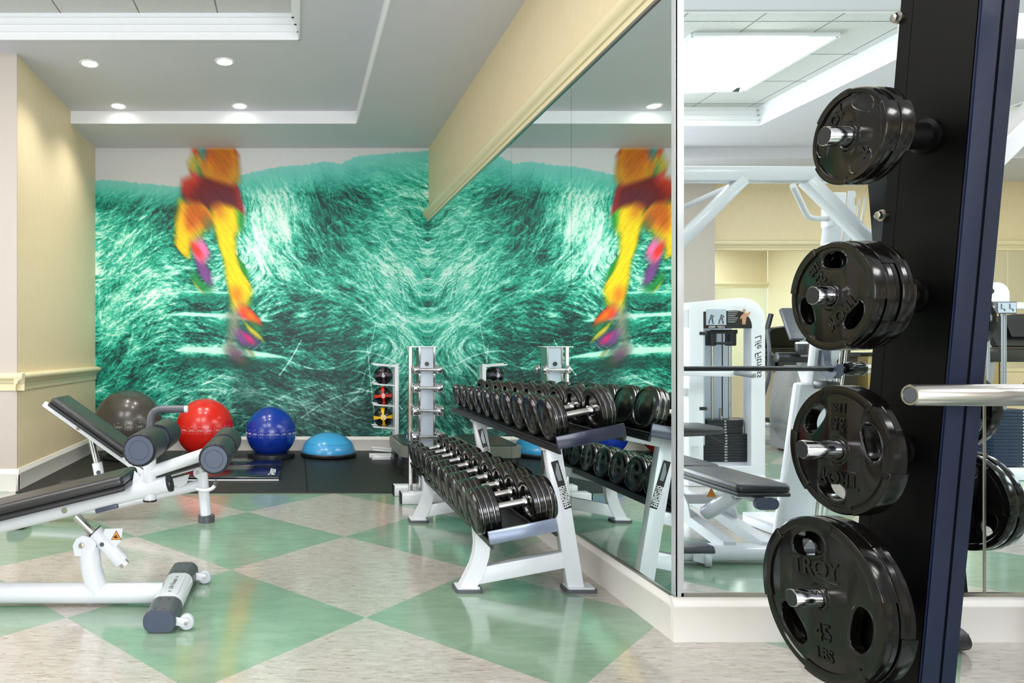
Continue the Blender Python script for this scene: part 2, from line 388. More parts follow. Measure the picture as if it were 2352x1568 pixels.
# pier on the far wall, seen in the mirror
struct(B().lim(5.05, 5.62, YF, YF+0.16, 0, ZS).build('wall_pier', 'pillar', smooth=False))

# ceiling: soffit along the back and the mirror wall, recess above, two coffers
SOFY = 6.99; SOFX = 0.624
CA = (-4.2, 0.03, 0.6, 5.37)             # coffer over the camera's left
CB = (2.2, 5.0, -1.98, 0.52)             # coffer behind, seen in the mirror
CC = (7.1, 9.6, -1.98, 0.52)
b = B()
b.lim(XW, XR+0.1, SOFY, YB, ZS, 3.9).lim(SOFX, XR+0.1, MP-0.1, SOFY, ZS, 3.9)
b.lim(XW, XE, YF, -2.8, ZS, 3.9)
t = 3.9
def slab(x0, x1, y0, y1): 
    if x1-x0 > 1e-4 and y1-y0 > 1e-4: b.lim(x0, x1, y0, y1, ZR, t)
slab(XW, SOFX, CA[3], SOFY); slab(XW, CA[0], -2.8, CA[3]); slab(CA[1], SOFX, CB[3], CA[3]); slab(SOFX, CB[0], -2.8, MP-0.1) ; slab(CA[0], CA[1], -2.8, CA[2])
slab(CA[1], SOFX, -2.8, CB[3])
slab(CB[0], XE, CB[3], MP+0.012); slab(CB[0], XE, -2.8, CB[2]); slab(CB[1], CC[0], CB[2], CB[3]); slab(CC[1], XE, CB[2], CB[3])
struct(b.build('ceiling', 'ceiling', smooth=False))
b = B()
for (x0, x1, y0, y1) in (CA, CB, CC): b.lim(x0, x1, y0, y1, ZT, ZT+0.05)
o = struct(b.build('ceiling_tiles', 'ctile', smooth=False)); 
# white fascia on the soffit's step
struct(B().lim(XL, SOFX, SOFY-0.012, SOFY, ZS-0.002, ZR).lim(SOFX-0.012, SOFX, MP, SOFY, ZS-0.002, ZR).build('trim_1', 'ctrim', smooth=False))
# stepped crown mouldings inside the coffers
def crown(nm, c):
    x0, x1, y0, y1 = c; b = B()
    prof = [(0,-0.006),(0.0,0.17),(0.055,0.17),(0.055,0.135),(0.045,0.13),(0.045,0.085),(0.03,0.08),(0.03,0.04),(0.0,0.03),(-0.03,0.03)][:0]
    steps = [(0.0,0.012,-0.008,0.175),(0.012,0.026,0.05,0.175),(0.026,0.045,0.10,0.175),(0.045,0.065,0.145,0.175)]
    for a0, a1, z0, z1 in steps:
        b.lim(x0+a0, x0+a1, y0, y1, ZR+z0, ZR+z1); b.lim(x1-a1, x1-a0, y0, y1, ZR+z0, ZR+z1)
        b.lim(x0, x1, y0+a0, y0+a1, ZR+z0, ZR+z1); b.lim(x0, x1, y1-a1, y1-a0, ZR+z0, ZR+z1)
    return struct(b.build(nm, 'ctrim', smooth=False))
crown('trim_2', CA); crown('trim_3', CB); crown('trim_4', CC)

# chair rail on the alcove wall and pier
RAIL = [(0,-0.115),(0.012,-0.115),(0.016,-0.06),(0.03,-0.05),(0.034,-0.03),(0.05,-0.025),(0.062,-0.015),(0.066,0.0),(0.062,0.016),(0.05,0.024),(0.02,0.03),(0.0,0.03)]
b = B(); b.profile(RAIL, (XL, YP-0.07, 0.935), (XL, YB, 0.935), (1,0,0)); b.profile(RAIL, (XW, YP-0.01, 0.935), (XL+0.066, YP-0.01, 0.935), (0,-1,0))
struct(b.build('trim_5', 'molding', sharp=50))
# heavy moulding above the mirrors
CROWN = [(0,0),(0.014,0),(0.018,0.03),(0.03,0.035),(0.034,0.055),(0.045,0.062),(0.062,0.078),(0.068,0.10),(0.062,0.122),(0.045,0.135),(0.02,0.14),(0,0.14)]
b = B(); b.profile(CROWN, (XR, MP-0.07, 2.605), (XR, YB-0.0, 2.605), (-1,0,0)); b.profile(CROWN, (XR-0.068, MP+0.012, 2.605), (XE, MP+0.012, 2.605), (0,-1,0))
struct(b.build('trim_6', 'molding', sharp=50))
b = B(); b.profile([(p[0]*1.1, p[1]) for p in CROWN], (5.62, YF, 2.51), (XE, YF, 2.51), (0,1,0))
struct(b.build('trim_7', 'molding', sharp=50))
# baseboards
BASE = [(0,0),(0.022,0),(0.022,0.125),(0.026,0.132),(0.026,0.140),(0.016,0.152),(0.012,0.168),(0,0.170)]
def bb(nm, p, q, out, h=1.0): return struct(B().profile([(a, c*h) for a, c in BASE], p, q, out).build(nm, 'base', sharp=50))
bb('baseboard_back', (XL, YB, 0), (XR, YB, 0), (0,-1,0))
bb('baseboard_left', (XL, YP-0.032, 0), (XL, YB, 0), (1,0,0), 1.05)
bb('baseboard_pillar', (XW, YP-0.01, 0), (XL+0.022, YP-0.01, 0), (0,-1,0), 1.05)
bb('baseboard_right', (XR, MP+0.012, 0), (XR, YB, 0), (-1,0,0), 1.02)
bb('baseboard_front', (XR-0.0225, MP+0.012, 0), (XE, MP+0.012, 0), (0,-1,0), 1.04)
bb('baseboard_far', (XW, YF, 0), (XE, YF, 0), (0,1,0))

# mirror panels
def mirror(label, x0, x1, y0, y1, z0, z1, nrm, mt, grp):
    b = B(); ok = b.lim(x0, x1, y0, y1, z0, z1); return tag(b.build('wall_mirror', mt, smooth=False), label, 'mirror', grp)
ys = [MP+0.004, 3.744, 4.78, 5.80, 6.83, YB-0.004]
lab = ['nearest tall mirror panel of the side wall, above the near dumbbells','tall mirror panel, second from the corner trim along the side wall','middle tall mirror panel of the side wall','tall mirror panel, second from the mural along the side wall','tall mirror panel touching the mural wall corner']
for i in range(5):
    mirror(lab[i], XR-0.012, XR-0.001, ys[i]+0.0015, ys[i+1]-0.0015, 0.178, 2.60, None, 'mirror_side', 'mirror panels of the side wall')
xs = [XR+0.012, 2.722, 3.935, 5.15, 6.36]
lab = ['wide mirror panel between the metal corner trim and the black post','wide mirror panel right of the black post','mirror panel further along the front mirror wall','mirror panel at the far end of the front mirror wall']
for i in range(4):
    mirror(lab[i], xs[i]+0.002, xs[i+1]-0.002, MP, MP+0.011, 0.190, 2.60, None, 'mirror_front', 'mirror panels of the front wall')
mirror('mirror panel at the east end of the front mirror wall', xs[-1]+0.002, XE-0.01, MP, MP+0.011, 0.190, 2.60, None, 'mirror_front', 'mirror panels of the front wall')
# seam strips, bottom channel and corner trim
b = B()
for x in xs[1:]: b.lim(x-0.004, x+0.004, MP-0.003, MP+0.001, 0.19, 2.60)
b.lim(XR+0.01, XE, MP-0.006, MP+0.008, 0.178, 0.192)
struct(b.build('trim_8', 'steel', smooth=False))
b = B(); b.lim(XR-0.018, XR-0.008, MP, YB, 0.172, 0.181); struct(b.build('trim_9', 'steel', smooth=False))
b = B(); b.lim(XR-0.020, XR-0.006, MP, YB, 2.592, 2.606); struct(b.build('trim_10', 'steel', smooth=False))
b = B(); b.lim(XR-0.012, XR+0.020, MP-0.006, MP+0.002, 0.178, 2.60).lim(XR-0.014, XR-0.006, MP-0.006, MP+0.022, 0.178, 2.60); struct(b.build('trim_11', 'alu', smooth=False))
# far mirror (seen in reflection only)
tag(B().lim(5.66, 10.9, YF+0.002, YF+0.012, 0.9, 2.50).build('wall_mirror', 'mirror_far', smooth=False), 'large mirror on the far beige wall, seen in reflection above the cardio machines', 'mirror')
b = B()
b.lim(5.62, 5.66, YF+0.002, YF+0.02, 0.17, 2.51).lim(5.66, 10.9, YF+0.002, YF+0.016, 0.86, 0.9)
for x in (7.05, 8.4, 9.7): b.lim(x-0.004, x+0.004, YF+0.01, YF+0.014, 0.9, 2.5)
struct(b.build('trim_12', 'molding', smooth=False))

# downlights
def downlight(x, y, label, big=False):
    t = thing('ceiling_downlight', label, 'ceiling light', (x, y, ZR), 0, 'recessed downlights in the tray ceiling')
    b = B(); b.lathe([(0.062,0.0),(0.066,-0.006),(0.082,-0.005),(0.086,0.0)], (x, y, ZR), (0,0,1), 40); b.build('trim_ring', 'ctrim', t)
    b = B(); b.lathe([(0,-0.003),(0.062,-0.003)], (x, y, ZR), (0,0,1), 40); b.build('lamp_lens', 'lamp', t)
    l = bpy.data.lights.new('downlight_beam', 'SPOT'); l.energy = 42; l.spot_size = R(125); l.spot_blend = 0.8; l.color = (1.0, 0.95, 0.86); l.shadow_soft_size = 0.06
    o = bpy.data.objects.new('downlight_beam', l); COL.objects.link(o); o.location = (x, y, ZR-0.02)
downlight(-1.746, 5.82, 'recessed round downlight nearest the left wall, front pair')
downlight(-0.60, 5.78, 'recessed round downlight with a chrome-ringed glow, front pair, right one', True)
downlight(-1.764, 6.83, 'recessed round downlight by the ceiling step on the left')
downlight(-0.558, 6.83, 'recessed round downlight by the ceiling step, right of its pair')
# troffer in the far coffer
def troffer(x, y, s, label, flap=False):
    t = thing('ceiling_troffer', label, 'ceiling light', (x, y, ZT-0.02), 0, None)
    b = B()
    for a in (-1, 1): b.lim(x+a*s/2-0.015, x+a*s/2+0.015, y-s/2, y+s/2, ZT-0.03, ZT-0.002); b.lim(x-s/2, x+s/2, y+a*s/2-0.015, y+a*s/2+0.015, ZT-0.03, ZT-0.002)
    b.build('frame', 'ctrim', t)
    b = B()
    n = 24
    for i in range(n):   # gently bowed acrylic lens
        x0 = x-s/2+s*i/n; x1 = x0+s/n; z = lambda q: ZT-0.012-0.03*math.sin(PI*(q-x+s/2)/s)
        bm = bmesh.new(); v = [bm.verts.new(p) for p in ((x0,y-s/2,z(x0)),(x0,y+s/2,z(x0)),(x1,y+s/2,z(x1)),(x1,y-s/2,z(x1)))]; bm.faces.new(v); b.add(bm)
    bmesh.ops.remove_doubles(b.bm, verts=b.bm.verts[:], dist=1e-5)
    b.build('diffuser', 'diffuser', t)
    if flap: B().prism([(0,0),(0.07,0),(0.03,0.12)], axes((x+s/2-0.13, y-s/2+0.02, ZT-0.04), (1,0,0), (0.1,0.9,0.3)), 0.003).build('clip', 'plastic', t)
troffer(3.85, -0.80, 1.2, 'bright square fluorescent ceiling panel reflected above the weight machine', True)
troffer(8.3, -0.80, 1.2, 'unseen ceiling panel added in the second coffer behind the rack')  # out of view, added to light the room behind the camera

# ================================================================== THE MURAL (printed wallpaper), painted point by point on a fine grid
def make_mural():
    W_, H_ = 761, 663                      # working canvas
    rng = np.random.default_rng(5)
    yy, xx = np.mgrid[0:H_, 0:W_].astype(np.float32)
    def blur(a, r):
        r = int(r)
        if r < 1: return a
        for ax in (0, 1):
            for _ in range(2):
                pad = [(0,0)]*a.ndim; pad[ax] = (r+1, r)
                c = np.cumsum(np.pad(a, pad, mode='edge'), axis=ax, dtype=np.float64)
                n = a.shape[ax]; hi = np.take(c, np.arange(2*r+1, 2*r+1+n), axis=ax); lo = np.take(c, np.arange(0, n), axis=ax)
                a = ((hi-lo)/(2*r+1)).astype(np.float32)
        return a
    def g(cx, cy, sx, sy, rot=0.0):        # soft spot, canvas pixels
        c, s = math.cos(rot), math.sin(rot); u = (xx-cx)*c+(yy-cy)*s; v = -(xx-cx)*s+(yy-cy)*c
        return np.exp(-(u/sx)**2-(v/sy)**2)
    # direction of the grass
    ang = np.full((H_, W_), 0.0, np.float32); wt = np.full((H_, W_), 1e-3, np.float32); cs = np.zeros_like(ang); sn = np.zeros_like(ang)
    for cx, cy, s, a in ((60,150,110,-40),(40,330,120,-38),(100,500,120,-35),(60,600,90,-30),(180,300,70,10),(230,420,80,8),(330,480,90,5),(420,120,70,75),(430,230,70,55),(350,330,60,-50),
                         (520,150,90,80),(500,290,80,30),(620,120,90,15),(700,180,100,25),(640,300,100,40),(720,380,90,42),(560,420,80,-20),(470,400,80,-30),(520,520,90,30),(420,560,90,15),
                         (610,520,80,-60),(680,560,80,-55),(730,610,80,-60),(600,620,80,20),(300,610,90,-15),(200,560,80,-25)):
        k = np.exp(-((xx-cx)**2+(yy-cy)**2)/(s*s)); wt += k; cs += k*math.cos(2*R(a)); sn += k*math.sin(2*R(a))
    ang = 0.5*np.arctan2(sn, cs)
    wob = blur(rng.standard_normal((H_, W_)).astype(np.float32), 9); wob /= wob.std(); wob2 = blur(rng.standard_normal((H_, W_)).astype(np.float32), 28); wob2 /= wob2.std(); ang = ang + 0.14*wob + 0.16*wob2
    def lic(noise, L, da=0.0):
        a = ang+da; vx, vy = np.cos(a), np.sin(a); acc = noise.copy(); 
        for sg in (1, -1):
            px, py = xx.copy(), yy.copy()
            for _ in range(L):
                ix = np.clip(px.astype(int), 0, W_-1); iy = np.clip(py.astype(int), 0, H_-1)
                px = px + sg*vx[iy, ix]; py = py + sg*vy[iy, ix]
                acc += noise[np.clip(py.astype(int), 0, H_-1), np.clip(px.astype(int), 0, W_-1)]
        acc /= (2*L+1); acc -= acc.mean(); return acc/acc.std()
    n0 = rng.standard_normal((H_, W_)).astype(np.float32)
    fine = lic(n0, 16); fine2 = 0.6*lic(rng.standard_normal((H_, W_)).astype(np.float32), 18, 0.55)+0.6*lic(rng.standard_normal((H_, W_)).astype(np.float32), 18, -0.6)
    coarse = lic(blur(rng.standard_normal((H_, W_)).astype(np.float32), 2), 30)
    # broad light and dark of the print (0 dark .. 1 light)
    v = np.full((H_, W_), 0.47, np.float32)
    for cx, cy, sx, sy, rot, amp in ((420,150,50,90,0,.22),(380,230,60,90,0,.25),(410,95,50,45,0,.10),(130,180,100,50,0,.02),(60,280,120,120,0,.12),(700,330,90,150,0,.14),(620,240,60,60,0,.05),
            (720,80,90,60,0,.05),(545,125,75,85,.3,-.26),(470,200,40,70,0,-.02),(505,240,55,40,0,-.16),(180,170,60,80,0,-.26),(150,60+60,80,30,0,-.08),(60,130,50,50,0,-.10),
            (40,520,80,90,-.6,-.14),(120,430,70,60,0,-.10),(230,372,60,22,0,-.25),(250,430,60,18,0,-.22),(440,360,90,40,0,-.18),(450,440,110,40,0,-.30),(560,380,60,50,0,-.12),
            (430,520,120,34,.1,-.26),(560,500,60,50,0,-.20),(230,500,90,25,0,-.22),(600,440,60,40,0,-.10),(640,560,110,90,0,-.07),(420,640,160,50,0,-.16),(560,600,90,60,0,-.05),
            (160,590,110,40,0,-.06),(370,590,50,80,.5,-.14),(330,470,60,20,0,.12),(140,350,70,30,0,.10),(30,400,60,60,0,.10),(720,600,80,60,0,-.12),(300,280,40,60,0,.10)):
        v += amp*g(cx, cy, sx, sy, rot)
    spk = blur(rng.standard_normal((H_, W_)).astype(np.float32), 2); spk /= spk.std(); tex = 0.075*fine + 0.065*fine2 + 0.060*coarse + 0.03*spk
    v = v + tex*(0.75+0.8*g(300,420,260,260))
    # long single blades
    lay = np.zeros((H_, W_), np.float32)
    for i in range(4200):
        x, y = rng.uniform(0, W_), rng.uniform(70, H_); a = ang[int(y), int(min(x, W_-1))] + rng.normal(0, .40) + (PI if rng.random() < .5 else 0)
        ln = int(rng.uniform(12, 70)); k = rng.normal(0, .010); s = rng.choice([1, 1, -1])*rng.uniform(.08, .26)
        xs_, ys_ = [], []
        for j in range(ln*2):
            xs_.append(x); ys_.append(y); x += .5*math.cos(a); y += .5*math.sin(a); a += k*.5
        X = np.array(xs_).astype(int); Y = np.array(ys_).astype(int); ok = (X >= 0) & (X < W_-1) & (Y >= 0) & (Y < H_-1)
        np.maximum.at(lay, (Y[ok], X[ok]), s) if s > 0 else np.minimum.at(lay, (Y[ok], X[ok]), s)
        if rng.random() < .65: np.maximum.at(lay, (Y[ok]+1, X[ok]), s*.8) if s > 0 else None
    v += lay*0.9
    for (x0, y0, x1, y1, bend, wd, br) in ((560,470,690,495,-14,2,.3),(585,510,700,600,-20,2,.28),(430,480,560,500,16,2,.25),(640,400,600,560,20,2,.2),(470,620,640,560,-20,2,.25),(620,450,640,640,4,2,.25),
            (330,640,520,540,-18,2,.22),(140,600,300,560,-22,2,.25),(120,620,240,640,-12,2,.22),(420,520,470,440,6,3,.30),(690,470,560,600,10,2,.2),(500,560,690,590,-24,2,.22),(250,540,330,560,-10,2,.25)):
        n = 400; t = np.linspace(0, 1, n); px = x0+(x1-x0)*t; py = y0+(y1-y0)*t + bend*4*t*(1-t)
        for w in range(wd): v[np.clip((py+w).astype(int), 0, H_-1), np.clip(px.astype(int), 0, W_-1)] += br
    mid = blur(rng.standard_normal((H_, W_)).astype(np.float32), 10); mid /= mid.std(); v = 0.51+(v-0.47)*1.36 + 0.055*mid
    v = blur(v, 1)*0.25 + v*0.75
    # plain distance haze near the ridge
    ridge = np.interp(xx[0], [0,30,80,140,180,215,330,345,380,430,480,520,560,590,640,700,761], [75,73,78,83,88,92,62,60,50,42,38,30,36,20,14,10,6]).astype(np.float32)
    ridge += blur(rng.standard_normal((1, W_)).astype(np.float32).repeat(3, 0), 2)[0]*2.5
    d = yy - ridge[None, :]
    haze = np.clip(1-d/(55+35*g(600,40,200,80)), 0, 1)
    v = v*(1-haze) + (0.66 + tex*0.15)*haze
    v = np.clip(v, 0, 1)
    # plank steps
    def poly(pts):
        m = np.zeros((H_, W_), bool); n = len(pts); j = n-1
        for i in range(n):
            xi, yi = pts[i]; xj, yj = pts[j]
            if yi != yj: m ^= ((yi > yy) != (yj > yy)) & (xx < (xj-xi)*(yy-yi)/(yj-yi)+xi)
            j = i
        return m.astype(np.float32)
    def P(l): return [((x/2.119+200-219), (y/2.119+320-340)) for x, y in l]      # from zoomed print coordinates
    def Q(l): return [((x/2.959+380-219), (y/2.959+330-340)) for x, y in l]
    for l in (P([(415,1025),(470,1008),(700,1012),(880,1040),(995,1066),(860,1060),(700,1048),(440,1032)]), P([(370,855),(470,838),(700,852),(905,882),(860,888),(640,866)]), P([(405,738),(560,735),(860,752),(700,752),(540,748)])):
        m = blur(poly(l), 1); v = v*(1-m) + 0.93*m
    for l in (P([(410,1045),(700,1060),(980,1075),(900,1110),(600,1120),(420,1085)]), P([(440,750),(860,765),(820,800),(560,800),(450,780)]), P([(560,880),(880,895),(900,940),(620,940)])):
        m = blur(poly(l), 4); v = v*(1-0.6*m) + 0.12*m
    st = np.array([0, .18, .36, .52, .68, .84, 1.0])
    cols = np.array([(0,40,38),(0,74,66),(0,122,102),(22,168,140),(84,206,178),(160,234,212),(226,250,240)], float)
    rgb = np.stack([np.interp(v, st, cols[:, k]) for k in range(3)], -1).astype(np.float32)
    gd = (0.55*g(420,620,220,90)+0.5*g(640,600,180,120)).clip(0, .75)[..., None]     # greyer tones at the bottom
    gray = rgb.mean(-1, keepdims=True)*np.array([.82, 1.02, .98], np.float32); rgb = rgb*(1-gd)+gray*gd
    hz = (haze*0.85)[..., None]; rgb = rgb*(1-hz)+np.array([128,200,192], np.float32)*hz
    sky = np.clip(0.5-d/2.5, 0, 1)[..., None]; skc = np.array([206,206,208], np.float32) + 2.5*rng.standard_normal((H_, W_, 1)).astype(np.float32)
    rgb = rgb*(1-sky)+skc*sky
    # running figure, smeared thermal colours
    F_ = np.zeros((H_, W_, 3), np.float32); A_ = np.zeros((H_, W_), np.float32)
    def paint(pts, c, al=1.0, bl=1):
        m = blur(poly(pts), bl)*al; F_[:] = F_*(1-m[..., None]) + np.array(c, np.float32)*m[..., None]; A_[:] = A_*(1-m)+m*1.0
        return m
    S = Q
    paint(S([(200,-20),(300,-20),(290,110),(240,240),(170,230),(150,150),(190,60)]), (176,160,60))
    paint(S([(110,250),(240,200),(250,300),(160,400),(110,370)]), (206,60,30))
    paint(S([(190,-20),(225,60),(205,90),(180,60)]), (220,70,40)); paint(S([(225,-20),(260,40),(300,60),(260,110),(220,80)]), (70,150,130))
    paint(S([(250,30),(300,10),(270,130),(250,120)]), (60,110,150)); paint(S([(200,130),(235,160),(245,230),(210,210)]), (60,140,90)); paint(S([(165,185),(200,205),(230,240),(190,240)]), (210,50,90))
    paint(S([(150,130),(200,110),(215,180),(165,190)]), (196,170,60))
    paint(S([(300,-20),(440,-20),(490,110),(492,240),(440,290),(300,245),(240,215),(250,150),(270,70)]), (206,126,14), 1, 2)
    paint(S([(320,30),(430,30),(455,130),(440,230),(330,190),(290,140)]), (186,98,12), .9, 5)
    paint(S([(250,140),(300,120),(300,230),(245,215)]), (200,150,24), .8, 4)
    paint(S([(440,150),(492,150),(485,280),(430,270)]), (206,150,30), .8, 4)
    paint(S([(455,30),(490,60),(485,90),(465,60)]), (215,60,30)); paint(S([(290,60),(305,20),(315,60),(270,130),(240,230),(250,130)]), (222,60,30), .9, 2)
    # legs
    paint(S([(95,380),(170,390),(260,410),(330,500),(300,560),(200,620),(165,660),(160,770),(120,770),(60,690),(65,520)]), (252,200,10), 1, 2)
    paint(S([(140,395),(220,395),(300,470),(310,530),(240,560),(180,590),(140,610),(120,500)]), (206,100,8), 1, 5)
    paint(S([(265,480),(320,520),(300,600),(240,560)]), (120,110,50), .8, 3)
    paint(S([(300,410),(360,395),(440,420),(520,450),(500,560),(470,620),(470,740),(510,860),(575,960),(575,1010),(555,1090),(470,1105),(440,1080),(410,930),(395,800),(350,680),(320,520)]), (254,214,0), 1, 2)
    paint(S([(300,410),(400,405),(400,500),(340,510)]), (236,140,8), .85, 6)
    paint(S([(430,1000),(470,960),(520,1000),(510,1080),(460,1090)]), (240,120,6), .8, 5)
    paint(S([(480,450),(530,480),(505,600),(485,560)]), (30,160,60), 1, 2); paint(S([(470,750),(540,840),(565,930),(520,880)]), (20,150,40), 1, 1)
    # shorts
    paint(S([(240,225),(300,245),(440,290),(490,290),(525,470),(470,430),(360,400),(290,440),(240,395),(170,385),(110,375),(120,330),(200,280)]), (112,14,14), 1, 2)
    paint(S([(290,300),(450,330),(490,420),(360,395),(290,435),(230,380)]), (96,26,52), .8, 5)
    paint(S([(460,260),(490,300),(528,470),(505,460)]), (200,30,50), .9, 2); paint(S([(110,290),(190,250),(200,300),(150,370),(108,370)]), (176,36,24), .8, 4)
    paint(S([(108,360),(150,375),(145,400),(110,385)]), (30,90,90), .9, 2)
    # raised foot
    paint(S([(160,650),(240,600),(270,590),(240,640),(180,670)]), (180,210,80), .9, 2)
    paint(S([(170,670),(240,640),(280,700),(300,740),(270,800),(240,830),(190,780)]), (238,110,170), 1, 2); paint(S([(215,640),(265,640),(250,680),(215,680)]), (170,120,170), .9, 3)
    paint(S([(175,680),(215,690),(245,750),(220,785),(190,740)]), (238,44,24), 1, 2)
    paint(S([(190,790),(240,810),(300,850),(310,960),(280,960),(230,900)]), (118,70,140), 1, 2)
    paint(S([(165,880),(200,880),(260,960),(320,950),(300,1000),(260,1010),(180,940)]), (24,140,70), 1, 2); paint(S([(165,925),(200,950),(255,1015),(230,1000)]), (236,220,30), .9, 1)
    # planted foot
    paint(S([(425,1100),(500,1085),(540,1100),(500,1250),(420,1500),(400,1400)]), (172,178,150), .8, 6)
    paint(S([(430,1080),(500,1075),(490,1120),(440,1130)]), (220,220,60), .8, 4)
    paint(S([(495,1105),(560,1110),(620,1170),(660,1240),(590,1210),(530,1190),(490,1160)]), (246,76,16), 1, 2); paint(S([(490,1110),(530,1190),(500,1180)]), (240,70,120), .8, 2)
    paint(S([(530,1130),(590,1160),(620,1200),(560,1190)]), (252,140,10), .8, 3)
    paint(S([(560,1210),(640,1230),(650,1290),(600,1270)]), (40,150,90), .9, 2); paint(S([(520,1200),(570,1240),(660,1320),(650,1340),(560,1280)]), (226,214,50), .9, 1)
    paint(S([(460,1270),(520,1260),(600,1310),(650,1350),(580,1380),(500,1380)]), (136,76,150), .9, 4); paint(S([(510,1290),(560,1300),(610,1360),(560,1350)]), (228,30,110), 1, 2)
    paint(S([(420,1400),(500,1380),(540,1470),(450,1500)]), (126,80,120), .8, 6); paint(S([(500,1370),(545,1400),(530,1430)]), (40,150,60), .8, 2); paint(S([(545,1370),(600,1440),(575,1440)]), (232,220,40), .9, 2)
    paint(S([(470,1470),(600,1440),(560,1500),(500,1510)]), (130,120,60), .6, 5)
    m = blur(poly(S([(440,1500),(600,1500),(700,1830),(480,1830)])), 9)*0.5; rgb = rgb*(1-m[..., None])+np.array([28,70,66], np.float32)*m[..., None]
    # smear along the diagonal
    acc = np.zeros_like(F_); aa = np.zeros_like(A_); n = 0
    for t in range(-11, 12):
        dx, dy = int(round(t*.66)), int(round(t*.88)); acc += np.roll(F_*A_[..., None], (dy, dx), (0, 1)); aa += np.roll(A_, (dy, dx), (0, 1)); n += 1
    acc /= n; aa /= n; col = acc/np.maximum(aa, 1e-3)[..., None]
    streak = lic_dir(rng, H_, W_, xx, yy); col = np.clip(col*(1+0.06*streak[..., None]), 0, 255)
    aa = np.clip(aa*1.15+0.05*streak*(aa > .05)*(aa < .95), 0, 1)[..., None]
    rgb = rgb*(1-aa)+col*aa
    rgb = np.clip(rgb, 0, 255)/255.0
    return np.where(rgb <= 0.04045, rgb/12.92, ((rgb+0.055)/1.055)**2.4)
def lic_dir(rng, H_, W_, xx, yy):
    n = rng.standard_normal((H_, W_)).astype(np.float32); a = np.zeros_like(n)
    for t in range(-14, 15): a += np.roll(n, (int(round(t*.84)), int(round(t*.55))), (0, 1))
    return a/a.std()
MX0, MX1, MZ0, MZ1 = XL+0.002, XR-0.002, 0.168, ZS-0.002
_img = make_mural(); NX, NZ = 640, 558
ix = np.clip((np.linspace(0, 760, NX)), 0, 760); iz = np.clip((np.linspace(0, 662, NZ)), 0, 662)
def samp(img, fx, fz):
    x0 = np.floor(fx).astype(int); z0 = np.floor(fz).astype(int); x1 = np.minimum(x0+1, 760); z1 = np.minimum(z0+1, 662); ax = (fx-x0)[None, :, None]; az = (fz-z0)[:, None, None]
    return (img[z0][:, x0]*(1-ax)+img[z0][:, x1]*ax)*(1-az)+(img[z1][:, x0]*(1-ax)+img[z1][:, x1]*ax)*az
_s = samp(_img, ix, iz)
gx, gz = np.meshgrid(np.linspace(MX0, MX1, NX), np.linspace(MZ1, MZ0, NZ))
co = np.stack([gx, np.full_like(gx, YB-0.003), gz], -1).reshape(-1, 3)
co2 = np.array([(MX0,YB-0.0005,MZ1),(MX1,YB-0.0005,MZ1),(MX1,YB-0.0005,MZ0),(MX0,YB-0.0005,MZ0)])
k = np.arange((NX-1)*(NZ-1)); r_, c_ = k//(NX-1), k % (NX-1); q = r_*NX+c_
quads = np.stack([q, q+NX, q+NX+1, q+1], -1)
me = bpy.data.meshes.new('wall_mural'); nv = NX*NZ
c4 = [0, NX-1, nv-1, nv-NX]
back = np.array([[nv, nv+1, nv+2, nv+3]])
me.vertices.add(nv+4); me.vertices.foreach_set('co', np.concatenate([co, co2]).astype(np.float32).ravel())
fq = np.concatenate([quads, back]); me.loops.add(fq.size); me.loops.foreach_set('vertex_index', fq.astype(np.int32).ravel())
me.polygons.add(len(fq)); me.polygons.foreach_set('loop_start', np.arange(0, fq.size, 4, dtype=np.int32))
me.update(calc_edges=True); me.validate()
at_ = me.color_attributes.new('print', 'FLOAT_COLOR', 'POINT'); cc = np.ones((nv+4, 4), np.float32); cc[:nv, :3] = _s.reshape(-1, 3); at_.data.foreach_set('color', cc.ravel())
m = bpy.data.materials.new('printed_mural_paper'); m.use_nodes = True; nt = m.node_tree; bs = nt.nodes['Principled BSDF']
a_ = nt.nodes.new('ShaderNodeVertexColor'); a_.layer_name = 'print'
n_ = nt.nodes.new('ShaderNodeTexNoise'); n_.inputs['Scale'].default_value = 260; n_.inputs['Detail'].default_value = 3
tc_ = nt.nodes.new('ShaderNodeTexCoord'); nt.links.new(tc_.outputs['Object'], n_.inputs['Vector'])
mr_ = nt.nodes.new('ShaderNodeMapRange'); mr_.inputs[1].default_value = 0.3; mr_.inputs[2].default_value = 0.7; mr_.inputs[3].default_value = 0.90; mr_.inputs[4].default_value = 1.20; nt.links.new(n_.outputs['Fac'], mr_.inputs[0])
mm_ = nt.nodes.new('ShaderNodeVectorMath'); mm_.operation = 'SCALE'; nt.links.new(a_.outputs['Color'], mm_.inputs[0]); nt.links.new(mr_.outputs[0], mm_.inputs['Scale'])
nt.links.new(mm_.outputs[0], bs.inputs['Base Color']); bs.inputs['Roughness'].default_value = 0.42; bs.inputs['Specular IOR Level'].default_value = 0.35
me.materials.append(m)
o = bpy.data.objects.new('wall_mural', me); COL.objects.link(o)
tag(o, 'wall-sized turquoise mural of a blurred runner in hot colours on grassy plank steps', 'mural')

